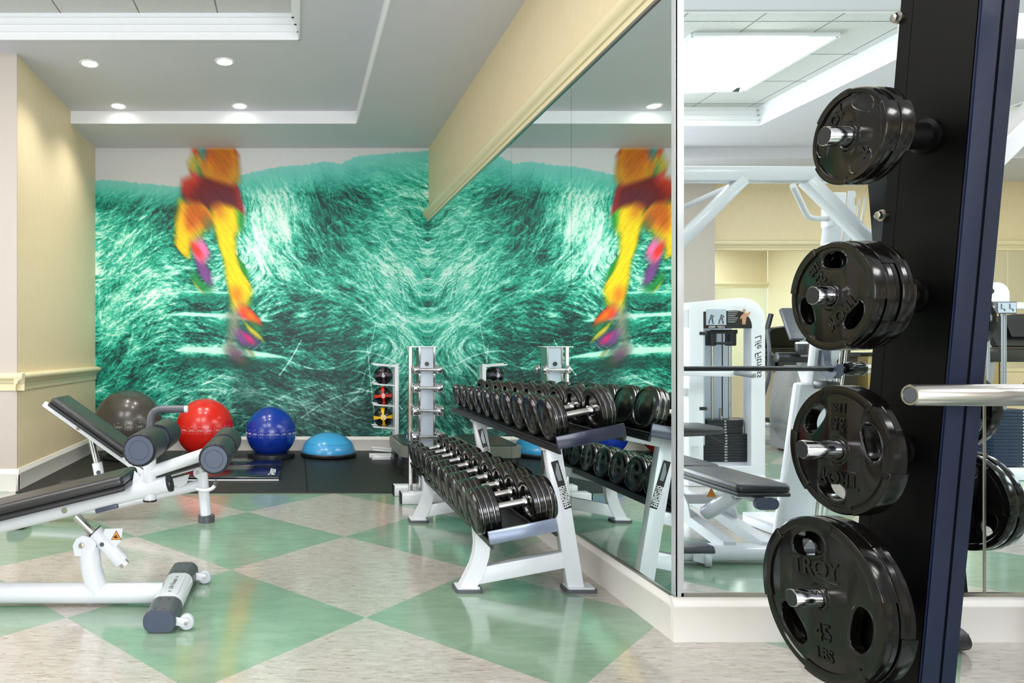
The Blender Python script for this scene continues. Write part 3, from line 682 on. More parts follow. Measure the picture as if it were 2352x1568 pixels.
# ================================================================== ALCOVE: rubber floor, balls, racks
# interlocking rubber floor tiles (zigzag seams)
def zig(p, q, n, amp, side):
    p, q = Vector(p), Vector(q); d = (q-p)/n; nrm = Vector((-d.y, d.x)).normalized()*amp*side; o = []
    for i in range(n):
        o.append(p+d*i); o.append(p+d*(i+0.5)+nrm)
    return [(v.x, v.y) for v in o]
def rubtile(x0, x1, y0, y1, label, zx1=False, zx0=False, clip=None):
    pts = [(x0, y0)]
    pts += [(x1, y0)] if not zx1 else []
    pts += (zig((x1, y0), (x1, y1), 24, 0.012, 1) if zx1 else [])
    pts += [(x1, y1), (x0, y1)]
    if zx0: pts += [(v[0]+0.003, v[1]) for v in zig((x0, y1), (x0, y0), 24, 0.012, -1)][1:]
    tag(B().prism(pts, Matrix.Translation((0,0,0.0)), 0.012).build('rubber_floor_tile', 'matrub', smooth=False), label, 'rubber mat', 'interlocking rubber tiles by the mural')
Ya, Yb, Yc = 5.53, 6.70, YB-0.024
rubtile(0.098, XR-0.030, Ya, Yb-0.003, 'black rubber floor tile under the near foot of the chrome dumbbell tower', zx0=True)
rubtile(-1.08, 0.094, Ya, Yb-0.003, 'black rubber floor tile in the front row, below the exercise mat', zx1=True)
rubtile(-2.255, -1.084, Ya, Yb-0.003, 'black rubber floor tile at the corner of the cream pier')
rubtile(0.098, XR-0.030, Yb, Yc, 'black rubber floor tile under the medicine ball stand and dome trainer', zx0=True)
rubtile(-1.08, 0.094, Yb, Yc, 'black rubber floor tile under the blue ball by the mural', zx1=True)
rubtile(-2.255, -1.084, Yb, Yc, 'black rubber floor tile in the alcove corner under the dark grey ball')
ZM = 0.0125
# stability balls on black ring bases
def ball(x, y, d, mt, label, ringz=0.0):
    r = d/2; zr = 0.055; rr = 0.24 if d < 0.66 else 0.26
    # the ball rests on the ring's inner lip
    zc = ZM+zr+math.sqrt(max(0, (r+0.0)**2-(rr-0.07)**2))+0.004
    t = thing('stability_ball', label, 'exercise ball', (x, y, zc-r), 0, 'stability balls by the mural')
    B().sphere((x, y, zc), r, 72, 44).build('ball_skin', mt, t)
    # faint ring of printed exercise pictures around the ball
    b = B(); rng = random.Random(int(d*1000)); rp = r+0.0006
    def onball(a, h): 
        zz = h; q = math.sqrt(rp*rp-zz*zz); return Vector((x+q*math.sin(a), y-q*math.cos(a), zc+zz))
    for k in range(10):
        a0 = -1.35+k*0.30
        b.tube([onball(a0, -0.035), onball(a0, 0.035)], 0.0009, 5)
        for j in range(2):
            ax = a0+0.07+j*0.085
            n = 12; b.tube([onball(ax+0.018*math.cos(2*PI*i/n)/r*0.35, 0.0+0.010*math.sin(2*PI*i/n)) for i in range(n+1)], 0.0008, 5)
            pts = [onball(ax+(u)*0.045/r*0.35, 0.004+v*0.03) for u, v in ((-1.6,-.5),(-1.0,.1),(-.3,-.35),(.5,.25),(1.2,-.2),(1.8,-.5))]
            b.tube(pts, 0.0009, 5)
            b.tube([onball(ax-0.02, -0.028), onball(ax+0.03, -0.028)], 0.0009, 5)
        b.tube([onball(a0+0.08, 0.04), onball(a0+0.13, 0.04)], 0.0016, 5)
    p = b.build('exercise_pictograms', 'print', t)
    rg = B().lathe([(rr-0.085,0.0),(rr,0.0),(rr+0.012,0.012),(rr+0.01,0.045),(rr-0.02,zr),(rr-0.07,zr),(rr-0.095,0.03)], (x, y, ZM+0.0005), (0,0,1), 56, closed=True).build('ball_ring_base', 'dkplastic')
    tag(rg, {'gray':'black ring base beneath the dark grey exercise ball','red':'black ring base beneath the red exercise ball','blue':'black ring base beneath the blue exercise ball'}[mt], 'ball base', 'ring bases under the exercise balls')
ball(-1.775, 7.28, 0.715, 'gray', 'large dark grey exercise ball in the alcove corner')
ball(-0.968, 7.31, 0.615, 'red', 'glossy red exercise ball between the grey and blue ones')
ball(-0.268, 7.34, 0.535, 'blue', 'glossy blue exercise ball in front of the mural')
# dome trainer
t = thing('dome_balance_trainer', 'sky blue half-dome balance trainer flat on the rubber mat', 'balance trainer', (0.35, 7.42, ZM))
B().lathe([(0,0.0),(0.27,0.0),(0.30,0.012),(0.305,0.035),(0.30,0.045),(0.0,0.045)], (0.35,7.42,ZM+0.001), (0,0,1), 72).build('platform', 'dkplastic', t)
B().lathe([(0.286*math.cos(a), 0.045+0.205*math.sin(a)) for a in [i*PI/2/20 for i in range(21)]], (0.35,7.42,ZM+0.001), (0,0,1), 72).build('dome', 'dome', t)
b = B()
for h in (0.018, 0.10): b.lathe([(0.288*math.cos(math.asin(h/0.205))+0.0005, 0.045+h-0.002),(0.288*math.cos(math.asin(h/0.205))+0.003, 0.045+h),(0.288*math.cos(math.asin(h/0.205))+0.0005, 0.045+h+0.002)], (0.35,7.42,ZM+0.001), (0,0,1), 72, closed=True)
b.build('dome_rib', 'dome', t)
# exercise mat
t = thing('exercise_mat', 'thin dark folded exercise mat lying before the blue ball', 'exercise mat', (-0.57, 6.6, ZM))
b = B(); b.lim(-1.00, -0.145, 6.00, 6.60, ZM+0.001, ZM+0.034, 0.008, 3).lim(-1.00, -0.14, 6.606, 7.04, ZM+0.001, ZM+0.034, 0.008, 3); b.build('mat_panel', 'navymat', t)
B().lim(-0.995, -0.15, 5.994, 5.999, ZM+0.002, ZM+0.011).build('white_edge', 'text_w', t)
b = B()
for i in range(3): b.lim(-0.235+i*0.018, -0.222+i*0.018, 6.10+i*0.05, 6.42-0.02*i, ZM+0.0342, ZM+0.0352)
b.lim(-0.25, -0.19, 6.10, 6.15, ZM+0.0342, ZM+0.0352)
b.build('mat_label', 'print', t)

# medicine ball stand
t = thing('medicine_ball_stand', 'white steel medicine ball stand with four pairs of arms by the mural', 'ball stand', (1.0, 7.22, ZM))
PX = 1.045
b = B(); b.lim(PX-0.02, PX+0.02, 7.13, 7.17, ZM+0.05, 1.005, 0.004); b.build('post', 'white', t)
b = B(); b.lim(PX-0.024, PX+0.010, 7.26, 7.30, ZM+0.05, 0.995, 0.004); b.build('post', 'white', t)
b = B(); b.lim(0.79, PX+0.035, 7.13, 7.17, ZM+0.0008, ZM+0.045, 0.004); b.build('foot', 'white', t)
b = B(); b.lim(0.775, PX+0.02, 7.26, 7.31, ZM+0.0008, ZM+0.045, 0.004); b.build('foot', 'white', t)
B().lim(0.98, 1.06, 7.15, 7.30, ZM+0.02, ZM+0.04).build('crossbar', 'white', t); B().lim(0.99, 1.06, 7.14, 7.30, 0.975, 1.0).build('crossbar', 'white', t)
for k, z in enumerate((0.115, 0.355, 0.585, 0.80, 1.0)):
    for (y, dz) in ((7.15, 0.0), (7.28, 0.008)):
        b = B(); b.beam((PX, y, z-0.02+dz), (0.80, y, z+0.03*0+dz), 0.018, 0.016, 0.004); b.build('arm', 'white', t)
def medball(z, r, mt, num, label):
    c = (0.915, 7.215, z); t = thing('medicine_ball', label, 'medicine ball', (c[0], c[1], z-r), 0, 'medicine balls on the white stand')
    B().sphere(c, r, 56, 36).build('ball_shell', 'rubber', t)
    b = B()
    # four tapering petals towards the camera side
    for q in range(4):
        a = q*PI/2+0.08; bm = bmesh.new(); rows = []
        for i in range(11):
            th = 0.28+i*(1.35-0.28)/10; w = 0.16+0.17*(i/10)**1.2
            w = w if i < 8 else w*(1-(i-8)*0.12)
            rows.append([bm.verts.new(((r+0.0012)*math.sin(th)*math.cos(a+s*w/max(.5, math.sin(th)+.3)), (r+0.0012)*math.sin(th)*math.sin(a+s*w/max(.5, math.sin(th)+.3)), (r+0.0012)*math.cos(th))) for s in (-1,-.5,0,.5,1)])
        for A, C in zip(rows[:-1], rows[1:]):
            for k in range(4): bm.faces.new((A[k], C[k], C[k+1], A[k+1]))
        b.add(bm, axes(c, (1,0.0,0), (0,0,1)) if False else frame(c, (-0.12,-1,0.03)))
    # petals and centre disc are one printed panel
    b.lathe([(0, r+0.0016)]+[((r+0.0014)*math.sin(a), (r+0.0014)*math.cos(a)) for a in (0.1,0.2,0.30)], c, (-0.12,-1,0.03), 28)
    b.build('printed_panel', mt, t)
    m = axes(Vector(c)+Vector((-0.12,-1,0.03)).normalized()*(r+0.0018), (1,-0.12,0), (0,0.03,1))
    b = B(); b.text(num, 0.062, m, 0.0004, off=0.0008)
    bm_ = b.build('numeral', 'text_w', t)
medball(0.8875, 0.098, 'purple', '6', 'black medicine ball with grey panels and number 6')
medball(0.6725, 0.098, 'redp', '8', 'black medicine ball with red panels and number 8')
medball(0.4505, 0.1045, 'yellow', '10', 'black medicine ball with yellow panels and number 10')

# aerobic step stacked on risers
t = thing('aerobic_step', 'stacked grey aerobic step with dark deck at the end of the dumbbell rack', 'aerobic step', (1.16, 6.6, ZM))
b = B()
b.prism(rrect(0.46, 0.9, 0.12), Matrix.Translation((1.175,6.62,ZM+0.17)), 0.10); b.build('platform', 'stepbody', t)
b = B(); b.prism(rrect(0.40, 0.84, 0.11), Matrix.Translation((1.175,6.62,ZM+0.2705)), 0.008); b.build('deck', 'stepdeck', t)
for k in range(3):
    for y in (6.385, 6.855):
        b = B(); b.prism(rrect(0.44-0.01*k, 0.40, 0.10), Matrix.Translation((1.175,y,ZM+0.001+k*0.0565)), 0.054); b.build('riser', 'dkplastic', t)

# chrome dumbbell tower
TX, TY = 1.005, 5.32
t = thing('dumbbell_tower', 'white and chrome upright dumbbell tower standing in the mirror corner', 'dumbbell rack', (TX, TY, 0))
b = B(); b.lim(0.79, 1.36, 5.13, 5.23, 0.001, 0.082, 0.004); b.build('foot', 'white', t)
b = B(); b.lim(0.775, 1.36, 5.42, 5.515, 0.001, 0.082, 0.004); b.build('foot', 'white', t)
b = B()
for x in (0.788, 0.773): pass
b.lim(0.783, 0.7895, 5.128, 5.232, 0.0, 0.085, 0.002).build('foot_cap', 'black', t)
B().lim(0.768, 0.7745, 5.418, 5.517, 0.0, 0.085, 0.002).build('foot_cap', 'black', t)
B().lim(TX-0.03, TX+0.03, 5.23, 5.42, 0.02, 0.08, 0.003).build('crossbar', 'white', t)
b = B(); b.lim(TX-0.051, TX+0.051, TY-0.03, TY-0.022, 0.06, 1.17, 0.002); b.build('front_panel', 'panelgrey', t)
for x in (TX-0.056, TX+0.058):
    b = B(); pts = [(-0.035,0.06),(0.088,0.06),(0.088,1.171)]; zz = 1.175
    pts += [(-0.035,1.171)]
    for z in (1.00, 0.860, 0.685, 0.485):
        pts += [(-0.035,z+0.045),(-0.022,z+0.02),(-0.018,z),(-0.024,z-0.0145),(-0.052,z-0.016),(-0.048,z-0.024),(-0.035,z-0.03)]
    b.prism([(p[0], p[1]) for p in pts], axes((x-0.006, TY, 0), (0,1,0), (0,0,1)), 0.012); b.build('notched_rail', 'steel', t)
B().cyl((TX-0.115, TY+0.030, 0.05), (TX-0.115, TY+0.030, 1.172), 0.017, seg=24).build('rear_tube', 'chrome', t)
B().lim(TX-0.135, TX+0.085, TY-0.04, TY+0.10, 1.172, 1.18, 0.002).build('top_cap', 'white', t)
B().cyl((TX, TY-0.0305, 1.045), (TX, TY-0.038, 1.045), 0.016, seg=20).build('bolt_hole_plug', 'black', t)
def chromebell(r, hl):
    t = thing('chrome_dumbbell', 'x', 'dumbbell', (0,0,0), 0, 'chrome dumbbells on the tower')
    B().cyl((-0.07,0,0), (0.07,0,0), 0.0125, seg=20).build('handle', 'chrome', t)
    for s in (-1, 1):
        x0, x1 = (0.068, 0.068+hl); b = B()
        b.lathe([(0,x0),(r*0.7,x0),(r*0.96,x0+0.006),(r,x0+0.012),(r,x1-0.010),(r*0.94,x1-0.003),(r*0.8,x1),(0,x1)], (0,0,0), (s,0,0), 32)
        b.build('head', 'chrome', t)
    return t
for i, (z, r, hl) in enumerate(((1.00, 0.034, 0.040), (0.860, 0.040, 0.046), (0.685, 0.044, 0.052), (0.485, 0.049, 0.058))):
    nm = ['top', 'second', 'third', 'lowest'][i]
    for side, y in (('front', TY-0.0535), ('rear', TY+0.122)):
        p = chromebell(r, hl); p.location = (TX if side == 'front' else TX-0.001, y, z+0.0)
        p['label'] = f'chrome dumbbell, {nm} level on the {"front" if side=="front" else "back"} side of the tower'

# ================================================================== TWO-TIER DUMBBELL RACK
RT = thing('dumbbell_rack', 'white two-tier dumbbell rack with black trays along the mirror', 'dumbbell rack', (1.1, 4.2, 0))
Y0, Y1 = 3.02, 5.13
SL = math.atan2(0.058, 0.29)
def trayc(xl, zl):                       # tray running in Y, tilted up towards the mirror
    ux = Vector((math.cos(SL), 0, math.sin(SL))); uz = Vector((-math.sin(SL), 0, math.cos(SL))); o = Vector((xl, 0, zl))
    return ux, uz, o
def tray(xl, zl, w=0.30):
    ux, uz, o = trayc(xl, zl); b = B()
    def bar(a0, a1, c0, c1, y0=Y0, y1=Y1):
        m = Matrix((ux, Vector((0,1,0)), uz)).transposed().to_4x4(); m.translation = o + ux*(a0+a1)/2 + uz*(c0+c1)/2 + Vector((0,(y0+y1)/2,0))
        b.box((0,0,0), (a1-a0, y1-y0, c1-c0), 0.003, 1, m)
    bar(0, w, 0, 0.012); bar(0, 0.012, -0.028, 0.012); bar(w-0.012, w, -0.028, 0.012); bar(0.084, 0.092, 0.0, 0.034); bar(w-0.092, w-0.084, 0.0, 0.034)
    tr = b.build('tray', 'tray', RT)
    b = B(); m = Matrix((ux, Vector((0,1,0)), uz)).transposed().to_4x4(); m.translation = o + ux*w/2 + uz*0.026 + Vector((0, Y0-0.006, 0)); b.box((0,0,0), (w+0.006, 0.012, 0.058), 0.003, 2, m)
    b.build('tray_end', 'trayend_lit' if zl < 0.5 else 'trayend_lit2', tr)
    return ux, uz, o
tray(0.852, 0.302); tray(1.150, 0.718)
def rackframe(y, near):
    f = 0.075; d = 0.05
    # rear leg
    b = B(); b.beam((1.335, y, 0.01), (1.2215, y, 0.712), d, 0.078, 0.004, up=(1,0,0.16)); leg = b.build('rear_leg', 'white', RT)
    b = B(); b.ribbon([(0.815, y, 0.01), (0.842, y, 0.062), (0.868, y, 0.115), (0.884, y, 0.17), (0.890, y, 0.225), (0.886, y, 0.285), (0.882, y, 0.31)], d, 0.072, (0,1,0)); b.build('front_leg', 'white', RT)
    b = B(); b.beam((0.845, y, 0.068), (1.32, y, 0.158), d*0.9, 0.078, 0.004); b.build('lower_crossbar', 'white', RT)
    b = B(); b.beam((0.86, y, 0.268), (1.27, y, 0.356), d*0.9, 0.060, 0.004); b.build('tray_bracket', 'white', RT)
    b = B(); b.beam((1.17, y, 0.692), (1.42, y, 0.742), d*0.9, 0.045, 0.004); b.build('tray_bracket', 'white', RT)
    for x, w in ((0.82, 0.13), (1.355, 0.15)):
        b = B(); b.prism(rrect(w, 0.10, 0.018), Matrix.Translation((x, y, 0.0005)), 0.016); b.build('rubber_foot', 'plastic', RT)
        b = B(); b.prism(rrect(w-0.02, 0.085, 0.012), Matrix.Translation((x, y, 0.0168)), 0.006); b.build('foot_plate', 'white', RT)
    # black maker's plate on the camera side of the rear leg
    p, q = Vector((1.3245-0.012, y-d/2-0.001, 0.36)), Vector((1.2245, y-d/2-0.001, 0.66)); dr = (q-p).normalized(); m = axes((p+q)/2+Vector((-0.018+0.012,0,0.0)), dr, (0.0,0,1) if False else Vector((-dr.z,0,dr.x)))
    st = B().prism(rrect(0.235, 0.036, 0.003), m, 0.001).build('nameplate', 'black', leg)
    mm = m @ Matrix.Translation((0,0,0.0014))
    b = B(); b.text('HAMMER', 0.026, mm @ Matrix.Translation((-0.058,0.0085,0)), 0.0003, sx=1.0, off=0.0006); b.text('STRENGTH', 0.026, mm @ Matrix.Translation((-0.058,-0.0085,0)), 0.0003, sx=0.78, off=0.0006)
    b.build('nameplate_text', 'text_w', leg); b = B(); b.prism([(0.02,-0.010),(0.105,-0.012),(0.105,-0.004),(0.06,0.012),(0.02,0.008)], mm, 0.0004); b.build('nameplate_emblem', 'silver', leg)
rackframe(3.30, True); rackframe(4.62, False)
# rubber dumbbells
def dumbbell(R_, hl, nr, gap=0.066):
    t = thing('rubber_dumbbell', 'x', 'dumbbell', (0,0,0), 0, 'black rubber dumbbells on the two-tier rack')
    h = B(); h.cyl((-gap-0.02,0,0), (gap+0.02,0,0), 0.0155, seg=24); h.build('handle', 'worn', t)
    for s in (-1, 1):
        b = B(); w = hl/nr; prof = [(0, gap+0.012), (R_*0.30, gap+0.012), (R_*0.62, gap+0.012), (R_*0.66, gap+0.002), (R_*0.90, gap)]
        for i in range(nr):
            x0 = gap+i*w; prof += [(R_-0.004, x0+0.0015), (R_, x0+0.006), (R_, x0+w-(0.006 if i < nr-1 else 0.014)), (R_-(0.004 if i < nr-1 else 0.006), x0+w-(0.0015 if i < nr-1 else 0.005))]
            if i < nr-1: prof += [(R_-0.007, x0+w)]
        xe = gap+hl
        prof += [(R_*0.90, xe), (R_*0.80, xe+0.001), (R_*0.76, xe-0.003), (R_*0.45, xe-0.003), (R_*0.40, xe), (R_*0.14, xe+0.0015), (0, xe+0.0015)]
        b.lathe(prof, (0,0,0), (s,0,0), 44); hd = b.build('head', 'rubberd', t)
        b = B()
        for i in range(1, nr): b.lathe([(R_-0.0085, gap+i*w-0.0012), (R_-0.0042, gap+i*w-0.0012), (R_-0.0042, gap+i*w+0.0012), (R_-0.0085, gap+i*w+0.0012)], (0,0,0), (s,0,0), 44, closed=True)
        if nr > 1: b.build('steel_ring', 'steel', hd)
        B().lathe([(0.0156, gap-0.016), (0.024, gap-0.015), (0.026, gap-0.004), (0.020, gap-0.002), (0.027, gap+0.004), (0.027, gap+0.012), (0.0156, gap+0.012)], (0,0,0), (s,0,0), 20, closed=True).build('collar', 'chrome', t)
    return t
ordn = ['nearest', 'second from the near end', 'third from the near end', 'fourth from the near end', 'fifth from the near end', 'sixth from the near end', 'fifth from the far end... ', '', '', '']
ordn = ['closest to the camera', 'second from the camera end', 'third from the camera end', 'fourth from the camera end', 'fifth from the camera end', 'fifth from the mural end', 'fourth from the mural end', 'third from the mural end', 'second from the mural end', 'closest to the mural']
rngd = random.Random(3)
for tier, (xl, zl) in enumerate(((0.852, 0.302), (1.150, 0.718))):
    ux, uz, o = trayc(xl, zl)
    for i in range(10):
        f = i/9.0
        if tier == 0: R_, hl, nr = 0.106-0.020*f, 0.108-0.036*f, (4 if i < 4 else 3)
        else: R_, hl, nr = 0.104-0.022*f, 0.072-0.036*f, (3 if i < 3 else 2)
        d = dumbbell(R_, hl, nr, 0.074)
        y = 3.135 + 0.2165*i - 0.0005*i*i
        c = o + ux*(0.15+rngd.uniform(-.003, .003)) + uz*(R_+0.0145 if R_ > 0 else 0) + Vector((0, y, 0))
        # the heads ride on the tray's lips
        c = o + ux*0.150 + uz*(R_+0.0135) + Vector((0, y, 0))
        d.rotation_mode = 'XYZ'; d.rotation_euler = (rngd.uniform(0, 6), -SL, 0); d.location = c
        d['label'] = f'black rubber dumbbell on the {"lower" if tier==0 else "upper"} tray, {ordn[i]}'

# ================================================================== WEIGHT BENCHES
def at(px, py, Y): return Vector(((px-VX)/FPX*Y, Y, EYE-(py-VY)/FPX*Y))
def roller(t, x, z, r, y0, y1, name='foam_roller'):
    ym = (y0+y1)/2
    for a, b_ in ((y0, ym-0.035), (ym+0.035, y1)):
        p = B().lathe([(0,0.004),(r-0.012,0.004),(r-0.006,0.0),(r-0.001,0.006),(r,0.014),(r,b_-a-0.014),(r-0.001,b_-a-0.006),(r-0.006,b_-a),(r-0.012,b_-a-0.004),(0,b_-a-0.004)], (x,a,z), (0,1,0), 44).build(name, 'vinyl', t)
        q = B()
        for s_, yy in ((-1, a), (1, b_)):
            B().lathe([(0,-0.002),(r*0.55,-0.002),(r*0.57,-0.0005),(r*0.59,-0.002),(r*0.84,-0.002),(r*0.86,0.003),(r*0.3,0.006)], (x, yy, z), (0,-s_,0) if False else (0,1,0) if s_ < 0 else (0,-1,0), 44).build('end_disc', 'greycap', p)
        for yy in (a+0.004, b_-0.004):      # gathered stitching round the rim
            b = B()
            pts = []
            for k in range(97):
                th = 2*PI*k/96; w = 0.0016*math.sin(th*22); pts.append(Vector((x+(r-0.004+w)*math.cos(th), yy, z+(r-0.004+w)*math.sin(th))))
            b.tube(pts, 0.0022, 6)
            b.build('stitched_edge', 'black', p)
    B().cyl((x, ym-0.036, z), (x, ym+0.036, z), r*0.80, seg=40, bev=0.004).build('roller_collar', 'greycap', t)
    B().cyl((x, y0+0.01, z), (x, y1-0.01, z), 0.014, seg=20).build('axle', 'steel', t)
def pad(t, p, q, w, th, nm='seat_pad', mt='vinyltop', yc=None, bev=0.022):
    """cushion: lower face runs from p to q (x,z pairs) at y centre yc"""
    P0, Q0 = Vector((p[0], yc, p[1])), Vector((q[0], yc, q[1])); d = (Q0-P0); L = d.length; ux = d.normalized(); uz = ux.cross(Vector((0,1,0))); 
    if uz.z < 0: uz = -uz
    m = Matrix((ux, uz.cross(ux), uz)).transposed().to_4x4(); m.translation = (P0+Q0)/2
    c = B().box((0,0,th*0.62), (L, w, th*0.74), bev, 5, m).build(nm, mt, t)
    B().box((0,0,th*0.16), (L-0.004, w-0.004, th*0.34), 0.008, 3, m).build('pad_base', 'vinyl', c)
    b = B(); hw, hl = w/2-0.0012, L/2-0.0012; r = 0.02
    lp = [Vector((x, y, th*0.31)) for x, y in rrect(2*hl, 2*hw, r)]; lp.append(lp[0]); b.tube([m @ v for v in lp], 0.0022, 6)
    lp = [Vector((x, y, th*0.985)) for x, y in rrect(2*hl-0.036, 2*hw-0.036, 0.012)]; lp.append(lp[0]); b.tube([m @ v for v in lp], 0.0012, 6)
    b.build('piping', 'black', c)
    return c
def crossfoot(t, x, y0, y1, w=0.13, h=0.088, cap=0.17, wheels=1):
    def bar(a, b_, e, nm, mt, z0=0.004):
        m = axes((x, b_, z0+h/2), (1,0,0), (0,0,1))      # +Z of m points to -Y
        return B().prism(rrect(w+e, h+e, (h+e)*0.46, 8), m, b_-a).build(nm, mt, t)
    ft = bar(y0+cap, y1-cap, 0.0, 'cross_foot', 'white')
    for a, b_ in ((y0, y0+cap), (y1-cap, y1)):
        c = bar(a+0.006, b_-0.0, 0.004, 'foot_cover', 'plastic', 0.002)
        for yy in ((a+0.03), (b_-0.03)):
            for dx in (-0.02, 0.015):
                B().box((x+dx, yy, 0.002+h+0.0022), (0.010, 0.004, 0.001)).build('cover_screw', 'black', c)
        e0, e1 = (a-0.001, a+0.006) if a == y0 else (b_, b_+0.006)
        m = axes((x, e1, 0.004+h/2), (1,0,0), (0,0,1)); B().prism(rrect(w-0.004, h-0.004, (h-0.004)*0.46, 8), m, e1-e0).build('end_cap', 'greycap', c)
    for yy in (y0+0.045, y1-0.045):
        if not wheels: break
        xw = x+wheels*(w/2+0.04)
        br = B().beam((x+wheels*(w/2-0.02), yy-0.021, 0.045), (xw+wheels*0.006, yy-0.021, 0.034), 0.006, 0.034, 0.003).build('wheel_bracket', 'white', t)
        B().lathe([(0.004,0),(0.027,0),(0.031,0.004),(0.031,0.026),(0.027,0.030),(0.004,0.030)], (xw, yy-0.017, 0.0325), (0,1,0), 32, closed=True).build('wheel', 'wheel', t)
        B().cyl((xw, yy-0.0265, 0.0325), (xw, yy-0.019, 0.0325), 0.008, seg=16).build('axle_bolt', 'steel', br)
    return ft
# --- near bench (decline / crunch bench)
yc = 3.11
t = thing('decline_bench', 'near white decline bench with black pad, foam rollers and wheeled cross foot', 'weight bench', (-1.2, yc, 0))
ft = crossfoot(t, -0.556, 2.79, 3.44)
# printed badge on the cross foot
b = B(); b.prism(rrect(0.080, 0.235, 0.012), Matrix.Translation((-0.556, yc, 0.0925)), 0.002); b.build('badge_plate', 'white', ft)
m = axes((-0.556, yc, 0.0949), (0,1,0), (-1,0,0))
B().text('Life Fitness', 0.030, m, 0.0002, shear=0.3).text('o', 0.03, m @ Matrix.Translation((-0.095,0,0)), 0.0002).text('o', 0.03, m @ Matrix.Translation((0.095,0,0)), 0.0002).build('badge_text', 'text_k', ft)
B().tube([(-2.15, yc, 0.053), (-0.60, yc, 0.053)], 0.046, 28).build('base_tube', 'white', t)
B().tube([(-0.895, yc, 0.06), (-0.925, yc, 0.16), (-0.937, yc, 0.262)], 0.047, 28).build('support_post', 'white', t)
for s_ in (-1, 1): B().prism([(-0.045,-0.03),(0.035,-0.03),(0.05,0.02),(0.03,0.05),(-0.01,0.062),(-0.04,0.045),(-0.055,0.015)], axes((-0.942, yc+s_*0.036+0.005, 0.262), (1,0,0), (0,0,1)), 0.010).build('pivot_bracket', 'white', t)
B().cyl((-0.957, yc-0.050, 0.280), (-0.957, yc+0.05, 0.280), 0.0125, seg=20, bev=0.002).build('pivot_bolt', 'steel', t)
B().cyl((-0.995, yc, 0.400), (-0.865, yc, 0.268), 0.019, seg=28).build('piston_rod', 'chrome', t)
cy = B().cyl((-0.912, yc, 0.330), (-0.785, yc, 0.192), 0.035, seg=32, bev=0.003).build('piston_sleeve', 'white', t)
B().cyl((-0.787, yc, 0.194), (-0.772, yc, 0.178), 0.022, seg=24).build('sleeve_tip', 'chrome', cy)
B().cyl((-0.9135, yc, 0.3315), (-0.910, yc, 0.328), 0.0365, seg=32).build('sleeve_collar', 'black', cy)
B().cyl((-0.868, yc-0.0365, 0.282), (-0.868, yc-0.022, 0.282), 0.010, seg=20).build('locking_hole', 'greycap', cy)
pl = B().prism([(-0.03,-0.055),(0.0,-0.038),(0.028,0.0),(0.036,0.052),(-0.045,0.050),(-0.06,0.0)], axes((-0.815, yc-0.012, 0.297), (1,0,0), (0,0,1)), 0.005).build('warning_plate', 'white', t)
m = axes((-0.808, yc-0.0175, 0.318), (1,0,0), (0,0,1))
tri = B().prism([(-0.024,-0.020),(0.024,-0.020),(0.0,0.022)], m, 0.0006).build('warning_border', 'text_k', pl)
B().prism([(-0.020,-0.0178),(0.020,-0.0178),(0.0,0.0175)], m @ Matrix.Translation((0,0,0.0006)), 0.0006).build('warning_sticker', 'orange', pl)
B().prism([(-0.010,-0.012),(-0.002,-0.013),(0.011,-0.010),(0.007,-0.006),(0.002,-0.008),(0.003,0.002),(-0.002,0.004),(-0.004,-0.004),(-0.011,-0.003)], m @ Matrix.Translation((0,0,0.0013)), 0.0004).build('warning_symbol', 'text_k', pl)
ra, rb_ = Vector((-2.05, yc, 0.186)), Vector((-0.580, yc, 0.546)); rd = (rb_-ra).normalized()
B().tube([ra, rb_], 0.037, 28).build('seat_rail', 'white', t)
B().cyl(rb_, rb_+rd*0.02, 0.0385, seg=28, bev=0.005).build('rail_end_cap', 'dkplastic', t)
un = Vector((-rd.z, 0, rd.x))
pad(t, (-2.0+un.x*0.038, 0.198+0.037), (-0.735, 0.546-0.155*rd.z+0.0355), 0.29, 0.068, 'seat_pad', 'vinyltop', yc-0.01)
B().cyl((-1.035, yc-0.040, 0.434), (-1.035, yc-0.03, 0.434), 0.013, seg=20).build('rail_bolt', 'steel', t)
B().beam((-0.90, yc-0.02, 0.427), (-0.80, yc-0.02, 0.452), 0.02, 0.02, 0.003).build('rail_stop', 'greycap', t)
B().tube([(-0.661, yc, 0.474), (-0.661, yc, 0.70), (-0.645, yc, 0.745)], 0.029, 24).build('roller_post', 'white', t)
B().cyl((-0.661, yc, 0.468), (-0.661, yc, 0.476), 0.031, seg=24).build('post_ring', 'black', t)
B().tube([(-0.655, yc, 0.600), (-0.44, yc, 0.672), (-0.335, yc, 0.707)], 0.027, 24).build('roller_arm', 'white', t)
B().prism([(-0.035,-0.04),(0.03,-0.04),(0.03,0.05),(0.005,0.02),(-0.02,0.045)], axes((-0.71, yc+0.004, 0.560), (1,0,0), (0,0,1)), 0.008).build('gusset_plate', 'white', t)
roller(t, -0.637, 0.744, 0.069, 2.79, 3.40); roller(t, -0.333, 0.708, 0.064, 2.79, 3.40)
h = B().tube([(-0.657, yc, 0.76), (-0.657, yc, 0.882), (-0.505, yc, 0.884)], 0.0175, 22, round_=0.055, rs=10).build('grip_handle', 'plastic', t)
B().cyl((-0.507, yc, 0.884), (-0.489, yc, 0.884), 0.0155, seg=22, bev=0.002).build('grip_end', 'white', h)
